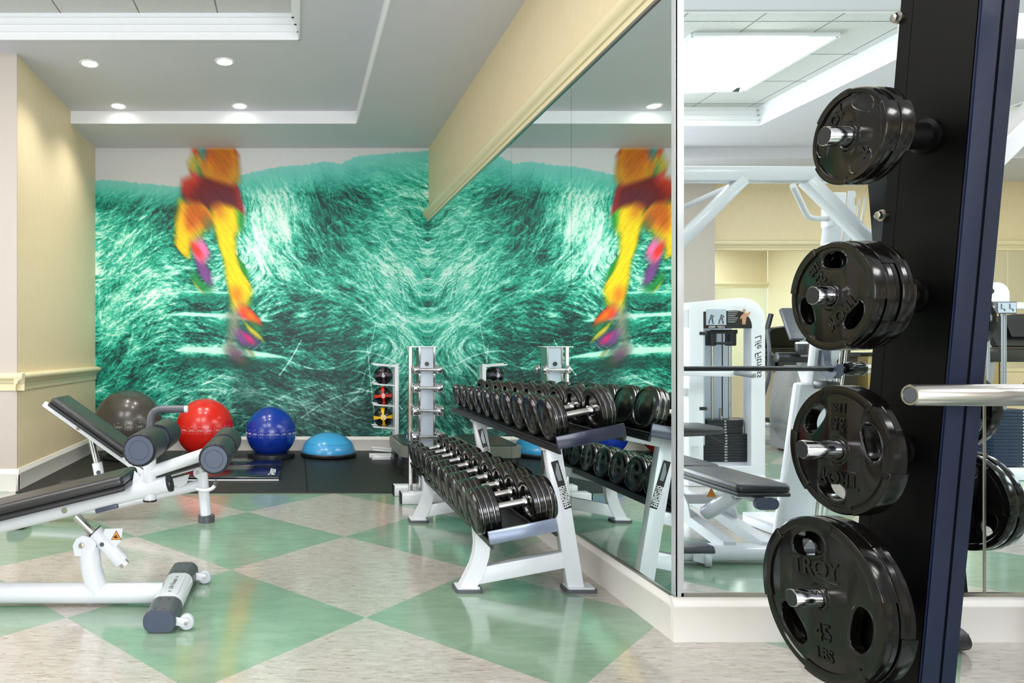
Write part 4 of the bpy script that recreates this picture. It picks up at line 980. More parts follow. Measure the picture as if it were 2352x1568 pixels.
# --- second bench behind
yc = 4.62
t = thing('incline_bench', 'second white bench behind the rollers, black back pad raised toward the pier', 'weight bench', (-1.1, yc, 0))
B().tube([(-0.632, yc, 0.335), (-0.618, yc, 0.19), (-0.605, yc, 0.045)], 0.037, 28).build('front_leg', 'white', t)
B().prism(ell(-0.602, yc, 0.056, 0.052, 0, 32), Matrix.Translation((0,0,0.001)), 0.042).build('rubber_foot', 'plastic', t)
B().tube([(-0.64, yc, 0.248), (-1.0, yc, 0.165), (-1.35, yc, 0.085), (-1.80, yc, 0.058)], 0.036, 24).build('base_tube', 'white', t)
crossfoot(t, -1.80, 4.40, 5.02, 0.11, 0.075, 0.14, 0)
for s_ in (-1, 1): B().prism(ell(0,0,0.030,0.036,0,20), axes((-0.655, yc+s_*0.036+0.005, 0.335), (1,0,0), (0,0,1)), 0.010).build('pivot_bracket', 'white', t)
B().cyl((-0.655, yc-0.05, 0.336), (-0.655, yc+0.05, 0.336), 0.011, seg=18).build('pivot_bolt', 'steel', t)
pad(t, (-0.945, 0.300), (-0.605, 0.398), 0.30, 0.05, 'seat_pad', 'vinyl', yc, 0.014)
B().beam((-1.05, yc, 0.262), (-0.66, yc, 0.372), 0.06, 0.035, 0.008).build('seat_rail', 'white', t)
B().prism([(-0.06,0.0),(0.07,0.035),(0.05,-0.03),(0.0,-0.055),(-0.05,-0.03)], axes((-0.78, yc-0.034, 0.29), (1,0,0), (0,0,1)), 0.006).build('ratchet_plate', 'white', t)
pad(t, (-1.622, 0.793), (-1.130, 0.445), 0.30, 0.068, 'back_pad', 'vinyltop', yc-0.0)
B().beam((-1.66, yc-0.09, 0.800), (-1.00, yc-0.09, 0.333), 0.03, 0.038, 0.006).build('back_rail', 'white', t)
B().beam((-1.66, yc+0.09, 0.800), (-1.00, yc+0.09, 0.333), 0.03, 0.038, 0.006).build('back_rail', 'white', t)
B().cyl((-1.43, yc-0.110, 0.638), (-1.43, yc-0.104, 0.638), 0.012, seg=18).build('rail_bolt', 'steel', t)
B().cyl((-1.385, yc, 0.60), (-1.335, yc, 0.385), 0.021, seg=28).build('piston_rod', 'chrome', t)
B().cyl((-1.337, yc, 0.395), (-1.298, yc, 0.19), 0.034, seg=28, bev=0.003).build('piston_sleeve', 'white', t)
B().cyl((-1.318, yc-0.036, 0.335), (-1.318, yc-0.028, 0.335), 0.014, seg=18).build('locking_hole', 'greycap', t)
B().beam((-1.285, yc-0.02, 0.30), (-1.05, yc-0.02, 0.31), 0.02, 0.03, 0.004).build('link_bar', 'white', t)
B().beam((-1.275, yc, 0.235), (-1.23, yc, 0.10), 0.06, 0.05, 0.008).build('support_post', 'white', t)
h = B().tube([(-0.66, yc-0.06, 0.232), (-0.60, yc-0.09, 0.222), (-0.545, yc-0.09, 0.240), (-0.522, yc-0.09, 0.285)], 0.0125, 16, round_=0.03).build('lift_handle', 'white', t)
B().tube([(-0.536, yc-0.09, 0.262), (-0.520, yc-0.09, 0.290)], 0.0155, 16).build('grip_sleeve', 'plastic', h)
B().tube([(-1.575, yc-0.02, 0.262), (-1.49, yc+0.0, 0.268)], 0.014, 14).build('adjust_lever', 'dkplastic', t)
B().beam((-1.49, yc, 0.268), (-1.33, yc, 0.27), 0.02, 0.02, 0.004).build('lever_link', 'white', t)

# ================================================================== POWER RACK with plate pegs (posts lean back as they rise)
RK = thing('power_rack', 'power rack with black leaning posts, plate pegs and white cross beams', 'power rack', (2.44, 1.7, 0))
XC = 2.44
def yn(z): return 1.838-0.0945*z
def yf(z): return 2.077-0.0975*z
def sx(x, side): return x if side < 0 else 2*XC-x
FX, FY = -0.31, 0.38      # the far post stands nearer the mirror than the near one
def px_(x, side): return x if side < 0 else 2*XC-x+FX
ZTOP = 2.46
for side in (-1, 1):
    x0, x1 = 1.640, 1.737; oy = 0.0 if side < 0 else FY
    b = B()
    # web: the broad face turned outwards
    def slabYZ(xa, xb, f0, f1, z0=0.0, z1=(ZTOP if side < 0 else 2.085)):
        xa, xb = sorted((px_(xa, side), px_(xb, side)))
        bm = bmesh.new(); v = [bm.verts.new((p[0], p[1]+oy, p[2])) for p in ((xa,f0(z0),z0),(xb,f0(z0),z0),(xb,f1(z0),z0),(xa,f1(z0),z0),(xa,f0(z1),z1),(xb,f0(z1),z1),(xb,f1(z1),z1),(xa,f1(z1),z1))]
        for f in ((0,3,2,1),(4,5,6,7),(0,1,5,4),(1,2,6,5),(2,3,7,6),(3,0,4,7)): bm.faces.new([v[i] for i in f])
        bmesh.ops.bevel(bm, geom=bm.edges[:], offset=0.0035, segments=2, affect='EDGES'); bmesh.ops.recalc_face_normals(bm, faces=bm.faces[:]); b.add(bm)
    slabYZ(x0, x1, yn, lambda z: yf(z)-0.045)
    up = b.build('upright_post', 'post', RK)
    b = B(); slabYZ(x0+0.004, x1-0.03, lambda z: yf(z)-0.046, yf); b.build('post_flange', 'post', up)
    # navy inner face turned to the room, with a fold line
    b = B()
    slabYZ(x0+0.0005, x0+0.052, lambda z: yn(z)-0.0045, lambda z: yn(z)+0.004); slabYZ(x0+0.0535, x1-0.0005, lambda z: yn(z)-0.0035, lambda z: yn(z)+0.004)
    b.build('face_plate', 'postf', up)
    for z in (2.055, 1.527, 0.98):
        y = yf(z)-0.004+oy; xx_ = px_(1.640, side); d = -1 if side < 0 else 1
        B().cyl((xx_+0.006*-d, y, z), (xx_+0.004*d, y, z), 0.016, seg=24).cyl((xx_, y, z), (xx_+0.016*d, y, z), 0.012, seg=6, bev=0.002).build('hex_bolt', 'steel', up)
    # base foot
    xm = px_(1.69, side); B().lim(xm-0.04, xm+0.04, 1.15+2*oy, 2.12+oy, 0.001, 0.07, 0.006).build('base_rail', 'post', RK)
    # pegs
    for z in (0.464, 0.881, 1.295, 1.706):
        y = (yn(z)+yf(z))/2-0.006+oy; d = -1 if side < 0 else 1; xb_ = px_(1.640, side); xt = px_(1.372, side)
        pg = B().lathe([(0,0),(0.023,0),(0.0255,0.003),(0.0255,0.268-0.004),(0.024,0.268),(0,0.268)], (xb_, y, z), (d,0,0), 36).build('weight_peg', 'chrome', up)
        B().lathe([(0.0,0.0012),(0.0225,0.0012),(0.0225,0.0)], (xt-0.0*d, y, z), (d,0,0), 32).build('peg_cap', 'dkplastic', pg)
        B().lathe([(0.026,0),(0.045,0),(0.045,0.010),(0.034,0.014),(0.034,0.085),(0.026,0.088)], (xb_+0.0005*d, y, z), (d,0,0), 32, closed=True).build('peg_flange', 'post', pg)
# white cross beam with diagonal braces
yb_ = 1.93
B().beam((1.715, yb_, 2.044), (2*XC-1.715, yb_, 2.044), 0.07, 0.074, 0.006).build('cross_beam', 'white', RK)
for side in (-1, 1):
    B().beam((sx(1.725, side), yb_, 1.468), (sx(2.275, side), yb_, 2.018), 0.055, 0.072, 0.006, up=(0,1,0)).build('diagonal_brace', 'white', RK)
# white uprights that carry the bar
def wy(z): return 1.30+0.145*z
for side in (-1, 1):
    xu = sx(1.86, side); B_ = B()
    b = B(); b.beam((xu, wy(0.95), 0.95), (xu, wy(2.03), 2.03), 0.078, 0.055, 0.006, up=(0,1,0)); w = b.build('bar_upright', 'white', RK)
    d = 1 if side > 0 else -1
    b = B(); b.beam((xu-0.02*d*0, wy(0.02)-0.06, 0.02), (xu, wy(0.96)-0.015, 0.96), 0.20, 0.07, 0.02, up=(0,1,0)); b.build('lower_upright', 'white', RK)
    b = B()
    pts = [(0.0,0.0)]
    for k in range(9):
        z = 0.02+k*0.115; pts += [(0.045,z),(0.052,z+0.045),(0.030,z+0.055),(0.028,z+0.085),(0.040,z+0.105)]
    pts += [(0.03,1.07),(0,1.07)]
    b.prism([(p[0]*d*(1), p[1]) for p in pts], axes((xu+0.035*d, wy(1.0)+0.045, 0.97), (1,0,0), (0,0.145,1)), 0.012); b.build('catch_plate', 'white', w)
    for k, dx in enumerate((0.12, 0.145, 0.165)):
        B().cyl((xu+dx*d, wy(0.1)-0.04+k*0.01, 0.08), (xu+dx*d, wy(2.0)-0.02+k*0.01, 2.0), (0.010, 0.006, 0.006)[k], seg=14).build('guide_rod', 'steel', RK)
    B().lim(xu-0.05, xu+0.19*d if d > 0 else xu+0.05, 0.86, 1.62, 0.001, 0.075, 0.006).build('base_rail', 'white', RK) if d > 0 else B().lim(xu-0.19, xu+0.05, 0.86, 1.62, 0.001, 0.075, 0.006).build('base_rail', 'white', RK)
    # hook that holds the bar
    hk = B().prism([(-0.035,0.10),(0.0,0.105),(0.012,0.05),(0.012,0.03),(0.035,-0.004),(0.045,-0.02),(0.075,-0.02),(0.085,0.02),(0.10,0.025),(0.10,-0.03),(0.075,-0.055),(0.02,-0.055),(-0.02,-0.02),(-0.035,0.03)],
                   axes((xu-0.02, 1.52, 1.047), (0,1,0), (0,0,1)), 0.04).build('bar_hook', 'greycap', RK)
    B().lim(xu-0.06, xu+0.02, 1.50, 1.60, 0.93, 0.975, 0.008).build('hook_block', 'dkplastic', RK)
    gp = B().tube([(sx(2.28, side), 1.84, 2.01), (sx(2.02, side), 1.60, 1.885), (sx(1.90, side), 1.585, 1.885)], 0.0145, 18, round_=0.06).build('pull_up_grip', 'white', RK)
    B().lim(*sorted((sx(1.905, side), sx(1.885, side))), 1.54, 1.63, 1.84, 1.95, 0.004).build('grip_bracket', 'white', RK)

# barbell resting on the hooks
BY, BZ = 1.58, 1.047
t = thing('barbell', 'olympic barbell with a chrome sleeve pointing toward the dumbbells, racked on hooks', 'barbell', (XC, BY, BZ))
B().cyl((1.70, BY, BZ), (2*XC-1.70, BY, BZ), 0.0142, seg=24).build('shaft', 'dkplastic', t)
for side in (-1, 1):
    d = side; xt = sx(1.412, side); xi = sx(1.700, side)
    s_ = B().lathe([(0,0.0),(0.0175,0.0),(0.0185,-0.003),(0.023,-0.003),(0.0252,0.0015),(0.0252,0.288),(0.0,0.288)], (xt, BY, BZ), (-d,0,0), 48).build('sleeve', 'steel', t)
    B().lathe([(0,-0.0025),(0.0170,-0.0025),(0.0170,0.001)], (xt, BY, BZ), (-d,0,0), 36).build('sleeve_cap', 'plastic', s_)
    B().lathe([(0.015,0.0),(0.038,0.0),(0.040,0.004),(0.040,0.018),(0.036,0.022),(0.036,0.06),(0.041,0.064),(0.041,0.08),(0.03,0.10),(0.015,0.10)], (xi, BY, BZ), (-d,0,0), 36, closed=True).build('bar_collar', 'rubber', t)

# rubber grip plates
def plate(D, th, grips, texts, nm_grp):
    """+Z of the plate faces the viewer; a (right), b (up) -> local x = b, y = -a"""
    R_ = D/2; t = thing('weight_plate', 'x', 'weight plate', (0,0,0), 0, 'grip plates on the rack pegs')
    cv = lambda a, b_: (b_, -a)
    loops = [circ(R_*0.99, 96)]
    loops.append(circ(0.0268, 40))
    if grips:
        for ga in grips:
            e = ell(0, 0, R_*0.275, R_*0.15, 0, 36, 0.85); c, s = math.cos(R(ga)), math.sin(R(ga)); o = []
            for (u, v) in e:       # u tangential, v radial, bent to follow the rim
                rr = R_*0.665+v-0.35*u*u/R_; a = rr*c-u*s; b_ = rr*s+u*c; o.append(cv(a, b_))
            loops.append(o)
    body = B().curve(loops, th/2-0.006, 0.0025, Matrix.Identity(4)).build('plate_body', 'rubber', t, sharp=30)
    h = th/2
    def ring(r0, r1, z0, z1, e=0.003): return [(r0,z0),(r0+e*0.3,z1-e*0.3) if False else (r0,z1-e),(r0+e,z1),(r1-e,z1),(r1-e*0.3,z1-e*0.3),(r1,z1-e),(r1,z0+e),(r1-e,z0)]
    B().lathe([(R_*0.885,-h+0.003),(R_*0.885,h-0.004),(R_*0.90,h),(R_*0.975,h),(R_,h-0.005),(R_+0.0008,0.0015),(R_-0.001,0),(R_+0.0008,-0.0015),(R_,-h+0.005),(R_*0.975,-h),(R_*0.90,-h)], (0,0,0), (0,0,1), 96, closed=True).build('rim', 'rubber', body, sharp=30)
    for sg in (1, -1):
        b = B(); b.lathe([(0.0268,h-0.009),(0.0268,h-0.001),(0.030,h+0.001),(0.035,h+0.001),(0.038,h-0.003),(0.043,h-0.004),(0.046,h-0.0085)], (0,0,0), (0,0,sg), 48, closed=True); b.build('hub', 'rubber', body)
    # raised rim pads between the grips and lips round the grips
    ga = grips if grips else (90-33, 210-33, 330-33)
    for g_ in ga:
        a0 = g_+60-30; n = 20; out = [cv((R_+0.0018)*math.cos(R(a0+60*k/n)), (R_+0.0018)*math.sin(R(a0+60*k/n))) for k in range(n+1)]; inn = [cv((R_*0.865)*math.cos(R(a0+60*k/n)), (R_*0.865)*math.sin(R(a0+60*k/n))) for k in range(n, -1, -1)]
        bm = B().curve([out+inn], h-0.0006, 0.002, Matrix.Identity(4)); bm.build('rim_pad', 'rubber', body, sharp=30)
    for g_ in ga:
        e = ell(0, 0, R_*0.30, R_*0.175, 0, 40, 0.85); c, s = math.cos(R(g_)), math.sin(R(g_)); pts = []
        for (u, v) in e:
            rr = R_*(0.665 if grips else 0.72)+v-0.35*u*u/R_; a = rr*c-u*s; b_ = rr*s+u*c; x, y = cv(a, b_); pts.append(Vector((x, y, h-0.0055)))
        pts.append(pts[0]); B().tube(pts, 0.0028, 8).build('grip_lip', 'rubber', body)
    for (s, sz, a, b_, rot, sxx) in texts:
        x, y = cv(a*R_, b_*R_); c, sn = math.cos(R(rot)), math.sin(R(rot)); ux = Vector((*cv(c, sn), 0)); uy = Vector((*cv(-sn, c), 0))
        m = axes((x, y, h-0.0048), ux, uy); bb_ = B().text(s, sz*R_, m, 0.0036, 0.0008, 0.0004, sx=sxx)
        if s == 'TROY':
            w_ = sz*R_; m2 = m @ Matrix.Translation((0.0,-0.46*w_,0)); bb_.box((0,0,0), (w_*2.3, w_*0.07, 0.005), 0.001, 1, m2); m3 = m @ Matrix.Translation((1.22*w_,0.05*w_,0)); bb_.box((0,0,0), (w_*0.07, w_*1.0, 0.005), 0.001, 1, m3)
        bb_.build('embossed_lettering', 'rubber', body)
    return t
def rotated(rt, items):
    c, s = math.cos(R(rt)), math.sin(R(rt)); return [(tx, sz, a*c-b_*s, a*s+b_*c, rt, w) for tx, sz, a, b_, w in items]
def stack(kind, z, n, th, D, xfront, grips, texts, lab):
    y = (yn(z)+yf(z))/2-0.006
    for side in (-1, 1):
        for k in range(n if side < 0 or kind[:2] in ('45', '35') else 1):
            txt = texts if (k == 0 and side < 0) else []
            p = plate(D, th, grips if k == 0 else (tuple(g+37*k for g in grips) if grips else grips), txt, '')
            xf = xfront+th/2+k*(th+0.004)+0.001
            xx_ = px_(xf, side)
            p.location = (xx_, y+(0 if side < 0 else FY), z-0.0010); p.rotation_euler = (0, -PI/2 if side < 0 else PI/2, 0)
            where = 'on the near post' if side < 0 else 'on the mirrored far post'
            pos = lab[k] if side < 0 or kind[:2] in ('45', '35') else 'alone on its peg'
            p['label'] = f'black {kind} plate {where}, {pos}'
stack('45 pound', 0.464, 2, 0.0375, 0.442, 1.445, (107, 227, -13), rotated(7, [('TROY',0.30,-0.02,0.36,1.0), ('45',0.30,0.02,-0.42,0.9), ('LBS',0.20,0.02,-0.68,0.9)]), ['outer one of the lowest pair', 'inner one of the lowest pair'])
stack('35 pound', 0.881, 1, 0.044, 0.346, 1.466, (138, 18, 258), rotated(178, [('TROY',0.30,-0.02,0.44,1.0), ('35',0.30,0.0,-0.42,0.9), ('LBS',0.20,0.0,-0.68,0.9)]), ['alone on the second lowest peg'])
stack('25 pound', 1.295, 3, 0.031, 0.286, 1.416, (83, 203, 323), rotated(218, [('TROY',0.30,-0.02,0.42,1.0), ('25',0.30,0.0,-0.42,0.9), ('LBS',0.20,0.0,-0.68,0.9)]), ['outermost of three', 'middle of three', 'innermost of three'])
stack('10 pound', 1.706, 2, 0.032, 0.242, 1.430, None, rotated(42, [('TROY',0.32,-0.06,0.58,1.0), ('10',0.30,0.0,-0.62,0.9)]), ['outer one of the highest pair', 'inner one of the highest pair'])

# black rolled bag against the base of the mirror wall
t = thing('rolled_sandbag', 'small black cloth roll on the floor against the mirror wall baseboard', 'sandbag', (2.30, 2.60, 0))
B().tube([(1.95,2.635,0.043),(2.50,2.635,0.043),(2.535,2.635,0.045),(2.548,2.635,0.047)], 0.0425, 26).build('roll', 'vinyl', t)
B().tube([(2.545,2.63,0.065),(2.570,2.63,0.062)], 0.004, 8).build('tassel', 'vinyl', t)

# ================================================================== THE ROOM SEEN IN THE FRONT MIRROR
# (coordinates below are those of the mirror image; MIR folds them back in front of the mirror)
MIR[0] = True
def vat(px, py, Y): return Vector(((px-VX)/FPX*Y, Y, EYE-(py-VY)/FPX*Y))
def vm(x, y, z):                          # text frame: reads properly in the room, reversed in the mirror
    m = Matrix(((-1,0,0),(0,0,-1),(0,1,0))).to_4x4(); m.translation = Vector((x, y, z)); return m
# --- flat bench inside the rack
t = thing('flat_bench', 'white flat bench with blue-sheened black pad inside the rack, seen in the mirror', 'weight bench', (2.46, 4.0, 0))
XB = 2.465
m = axes((2.07, 3.74, 0.052), (0,1,0), (0,0,1))
ft = B().prism(rrect(0.125, 0.085, 0.040, 8), m, 0.79).build('cross_foot', 'white', t)
for x0, x1 in ((2.065, 2.24), (2.69, 2.865)):
    c = B().prism(rrect(0.128, 0.050, 0.024, 8), axes((x0, 3.74, 0.0735), (0,1,0), (0,0,1)), x1-x0).build('foot_cover', 'plastic', ft)
for x0 in (2.058, 2.861):
    B().prism(rrect(0.123, 0.082, 0.039, 8), axes((x0, 3.74, 0.052), (0,1,0), (0,0,1)), 0.009).build('end_cap', 'greycap', ft)
for xw in (2.165, 2.765):
    B().prism([(-0.05,0.025),(0.0,0.03),(0.025,0.0),(0.0,-0.022),(-0.05,-0.01)], axes((xw, 3.655, 0.04), (1,-0.3,0), (0,0,1)), 0.006).build('wheel_bracket', 'white', ft)
    B().cyl((xw+0.005, 3.652, 0.034), (xw+0.032, 3.640, 0.034), 0.032, seg=28, bev=0.004).build('wheel', 'wheel', ft)
for x in (XB-0.115, XB+0.095):
    b = B(); b.ribbon([(x, 3.73, 0.085), (x, 3.95, 0.125), (x, 4.25, 0.18), (x, 4.6, 0.20), (x, 5.0, 0.06)], 0.07, 0.055, (1,0,0)); b.build('side_rail', 'white', t)
b = B(); b.prism([(-0.10,-0.02),(0.12,-0.02),(0.10,0.05),(0.04,0.115),(-0.04,0.125),(-0.09,0.06)], axes((XB-0.150, 4.15, 0.19), (0,-1,0), (0,0,1)), 0.008); b.build('side_plate', 'white', t)
b = B(); b.prism([(-0.10,-0.02),(0.12,-0.02),(0.10,0.05),(0.04,0.115),(-0.04,0.125),(-0.09,0.06)], axes((XB+0.125, 4.15, 0.19), (0,-1,0), (0,0,1)), 0.008); b.build('side_plate', 'white', t)
B().cyl((XB-0.16, 4.16, 0.25), (XB+0.14, 4.16, 0.25), 0.028, seg=28).build('cross_tube', 'white', t)
s_ = B().cyl((XB-0.02, 4.10, 0.18), (XB+0.02, 3.88, 0.335), 0.042, seg=32, bev=0.003).build('piston_sleeve', 'white', t)
B().cyl((XB+0.018, 3.895, 0.325), (XB+0.024, 3.865, 0.345), 0.034, seg=32).build('sleeve_mouth', 'chrome', s_)
B().prism([(-0.03,-0.025),(0.03,-0.025),(0.0,0.03)], vm(XB-0.03, 4.035, 0.315), 0.002).build('warning_sticker', 'orange', s_)
B().lim(XB-0.035, XB+0.035, 3.62, 4.95, 0.338, 0.368, 0.006).build('seat_rail', 'white', t)
B().prism(rrect(0.125, 0.062, 0.030, 8), axes((XB, 3.618, 0.345), (1,0,0), (0,0,1)), 0.02).build('rail_end_cap', 'greycap', t)
b = B(); loop = rrect(0.29, 1.0, 0.05, 6)
c = B().prism(rrect(0.285, 0.60, 0.045, 6), Matrix.Translation((XB, 3.915, 0.378)), 0.001)
c = B().box((XB, 3.905, 0.420), (0.285, 0.58, 0.052), 0.024, 5).build('seat_pad', 'vinyltop', t)
B().box((XB, 3.905, 0.389), (0.280, 0.575, 0.024), 0.008, 3).build('pad_base', 'vinyl', c)
c = B().box((XB, 4.60, 0.425), (0.285, 0.76, 0.052), 0.024, 5).build('back_pad', 'vinyltop', t)
# --- weight stack (chest press) machine
t = thing('weight_stack_machine', 'white weight stack tower with black instruction placard, seen in the mirror behind the bench', 'gym machine', (3.85, 6.3, 0))
YW = 6.14
arc = lambda cx, cz, r, a0, a1, n=12: [(cx+r*math.cos(R(a0+(a1-a0)*k/n)), cz+r*math.sin(R(a0+(a1-a0)*k/n))) for k in range(n+1)]
outer = [(3.505,0.03),(3.505,1.575),(3.93,1.615)] + arc(3.985,1.415,0.20,88,0) + [(4.185,0.03)]
inner = [(3.635,0.115),(4.060,0.115),(4.060,1.36)] + arc(3.92,1.36,0.14,0,88)[1:] + [(3.635,1.49)]
b = B(); b.curve([outer, inner], 0.05, 0.008, axes((0, YW+0.05, 0), (1,0,0), (0,0,1))); b.build('tower_frame', 'white', t, sharp=30)
B().lim(3.50, 4.19, YW+0.11, YW+0.55, 0.03, 0.10, 0.006).build('base_frame', 'white', t)
B().lim(3.515, 4.18, YW-0.02, YW+0.08, 0.001, 0.034, 0.004).build('foot_plate', 'white', t)
B().lim(3.60, 4.08, YW+0.30, YW+0.315, 0.08, 1.52).build('back_shroud', 'panelgrey', t)
B().lim(3.635, 3.66, YW+0.02, YW+0.30, 0.30, 1.49).build('side_shroud', 'panelgrey', t)
pl_out = [(3.635,1.345),(3.635,1.555),(3.97,1.575)] + arc(3.975,1.455,0.115,85,0) + [(4.09,1.345)]
p = B().prism([(x-0.0, z) for x, z in pl_out], axes((0, YW-0.003, 0), (1,0,0), (0,0,1)), 0.004).build('placard', 'black', t)
B().lim(3.655, 3.835, YW-0.0085, YW-0.0075, 1.375, 1.515).build('placard_panel', 'panelgrey', p)
B().text('Life Fitness', 0.036, vm(3.955, YW-0.009, 1.535), 0.0005, shear=0.3).text('CHEST  PRESS', 0.024, vm(3.75, YW-0.009, 1.357), 0.0005).build('placard_text', 'text_w', p)
b = B()
for k in range(6): b.lim(3.85, 3.85+0.09-(k % 3)*0.012, YW-0.0085, YW-0.0075, 1.49-k*0.018, 1.494-k*0.018)
b.build('placard_small_print', 'print', p)
for x in (3.70, 3.79):
    B().tube([vat(0,0,1)*0+Vector((x+dx, YW-0.0095, z)) for dx, z in ((-0.02,1.385),(-0.018,1.41),(-0.005,1.435),(0.0,1.465),(0.022,1.452),(0.008,1.44),(0.012,1.41),(0.018,1.385))], 0.005, 8).build('pictogram', 'plastic', p)
b = B(); y_ = YW-0.0095
b.prism([(3.975,1.38),(4.005,1.38),(4.012,1.44),(4.04,1.465),(4.05,1.49),(4.04,1.495),(4.02,1.475),(4.0,1.485),(3.985,1.475),(3.965,1.455),(3.955,1.43),(3.962,1.425),(3.975,1.44)], axes((0,y_,0),(1,0,0),(0,0,1)), 0.0008)
b.prism(ell(3.993,1.502,0.013,0.017,0,14), axes((0,y_-0.0009,0),(1,0,0),(0,0,1)), 0.0008); b.build('printed_athlete', 'skin', p)
# pulleys, rods, stack
for x in (3.79, 3.97):
    q = B().lim(x-0.03, x+0.03, YW+0.10, YW+0.19, 1.19, 1.33, 0.012, 3).build('pulley_block', 'dkplastic', t)
B().lim(3.76, 4.0, YW+0.09, YW+0.11, 1.30, 1.335, 0.003).build('pulley_bar', 'dkplastic', t); B().lim(3.80, 3.96, YW+0.09, YW+0.11, 1.20, 1.225, 0.003).build('pulley_bar', 'dkplastic', t)
for x in (3.805, 3.965): B().cyl((x, YW+0.15, 0.30), (x, YW+0.15, 1.22), 0.0125, seg=18).build('guide_rod', 'steel', t)
B().cyl((3.885, YW+0.13, 0.55), (3.885, YW+0.13, 1.32), 0.005, seg=10).build('cable', 'black', t)
B().cyl((3.885, YW+0.15, 0.52), (3.885, YW+0.15, 0.62), 0.016, seg=16).build('stack_stem', 'steel', t)
for k in range(5): B().lim(3.71, 4.03, YW+0.06, YW+0.24, 0.40+k*0.0245, 0.4235+k*0.0245, 0.003).build('stack_plate', 'stack', t)
for k in range(10): B().lim(3.655, 4.075, YW+0.05, YW+0.26, 0.145+k*0.0253, 0.169+k*0.0253, 0.003).build('stack_plate', 'stack', t)
B().lim(3.66, 4.07, YW+0.07, YW+0.24, 0.102, 0.143, 0.004).build('stack_cushion', 'white', t)
b = B()
for k in range(15):
    z = 0.157+k*0.0251; b.text(str(10*(15-k)), 0.020, vm(3.87, YW+(0.048 if k < 10 else 0.058), z), 0.0006)
b.build('stack_numbers', 'text_w', t)
for z in (1.30, 0.63): B().lim(3.595, 3.665, YW-0.012, YW+0.01, z-0.015, z+0.015, 0.004).build('latch', 'dkplastic', t)
m = vm(4.122, YW-0.0085, 1.10) @ Matrix.Rotation(R(-90), 4, 'Z')
B().text('Life Fitness', 0.085, m, 0.0006, shear=0.35).build('tower_text', 'text_k', t)
b = B(); b.prism([(0,0),(0,0.12),(-0.06,0.11),(-0.13,0.04),(-0.14,-0.03),(-0.02,-0.05)], axes((3.53, YW+0.02, 1.40), (1,0,0), (0,0,1)), 0.02); b.build('pulley_bracket', 'white', t)
B().cyl((3.42, YW+0.02, 0.35), (3.42, YW+0.02, 1.40), 0.005, seg=10).build('cable', 'black', t)
B().beam((3.30, YW-0.15, 0.955), (3.83, YW-0.12, 0.945), 0.05, 0.055, 0.008).build('press_arm', 'white', t)
B().cyl((3.83, YW-0.12, 0.955), (3.865, YW-0.34, 0.935), 0.021, seg=20, bev=0.004).build('press_handle', 'silver', t)
B().beam((3.33, YW+0.05, 0.775), (3.56, YW+0.05, 0.775), 0.06, 0.075, 0.008).build('frame_link', 'white', t)
B().beam((3.36, YW-0.30, 0.05), (3.36, YW-0.30, 0.46), 0.09, 0.09, 0.01).build('seat_post', 'white', t)
B().box((3.30, YW-0.40, 0.50), (0.34, 0.36, 0.06), 0.028, 4).build('seat_pad', 'vinyl', t)
B().beam((3.15, YW-0.38, 0.45), (3.42, YW-0.38, 0.46), 0.05, 0.05, 0.006).build('seat_bracket', 'plastic', t)
B().tube([(3.43, YW-0.40, 0.45), (3.50, YW-0.42, 0.40), (3.55, YW-0.43, 0.38)], 0.006, 8).build('seat_lever', 'black', t)
B().lim(3.31, 4.12, YW-0.34, YW-0.26, 0.001, 0.05, 0.006).build('floor_rail', 'white', t)
B().lim(3.32, 3.40, YW-0.345, YW-0.335, 0.16, 0.34, 0.006).build('side_cover', 'white', t)
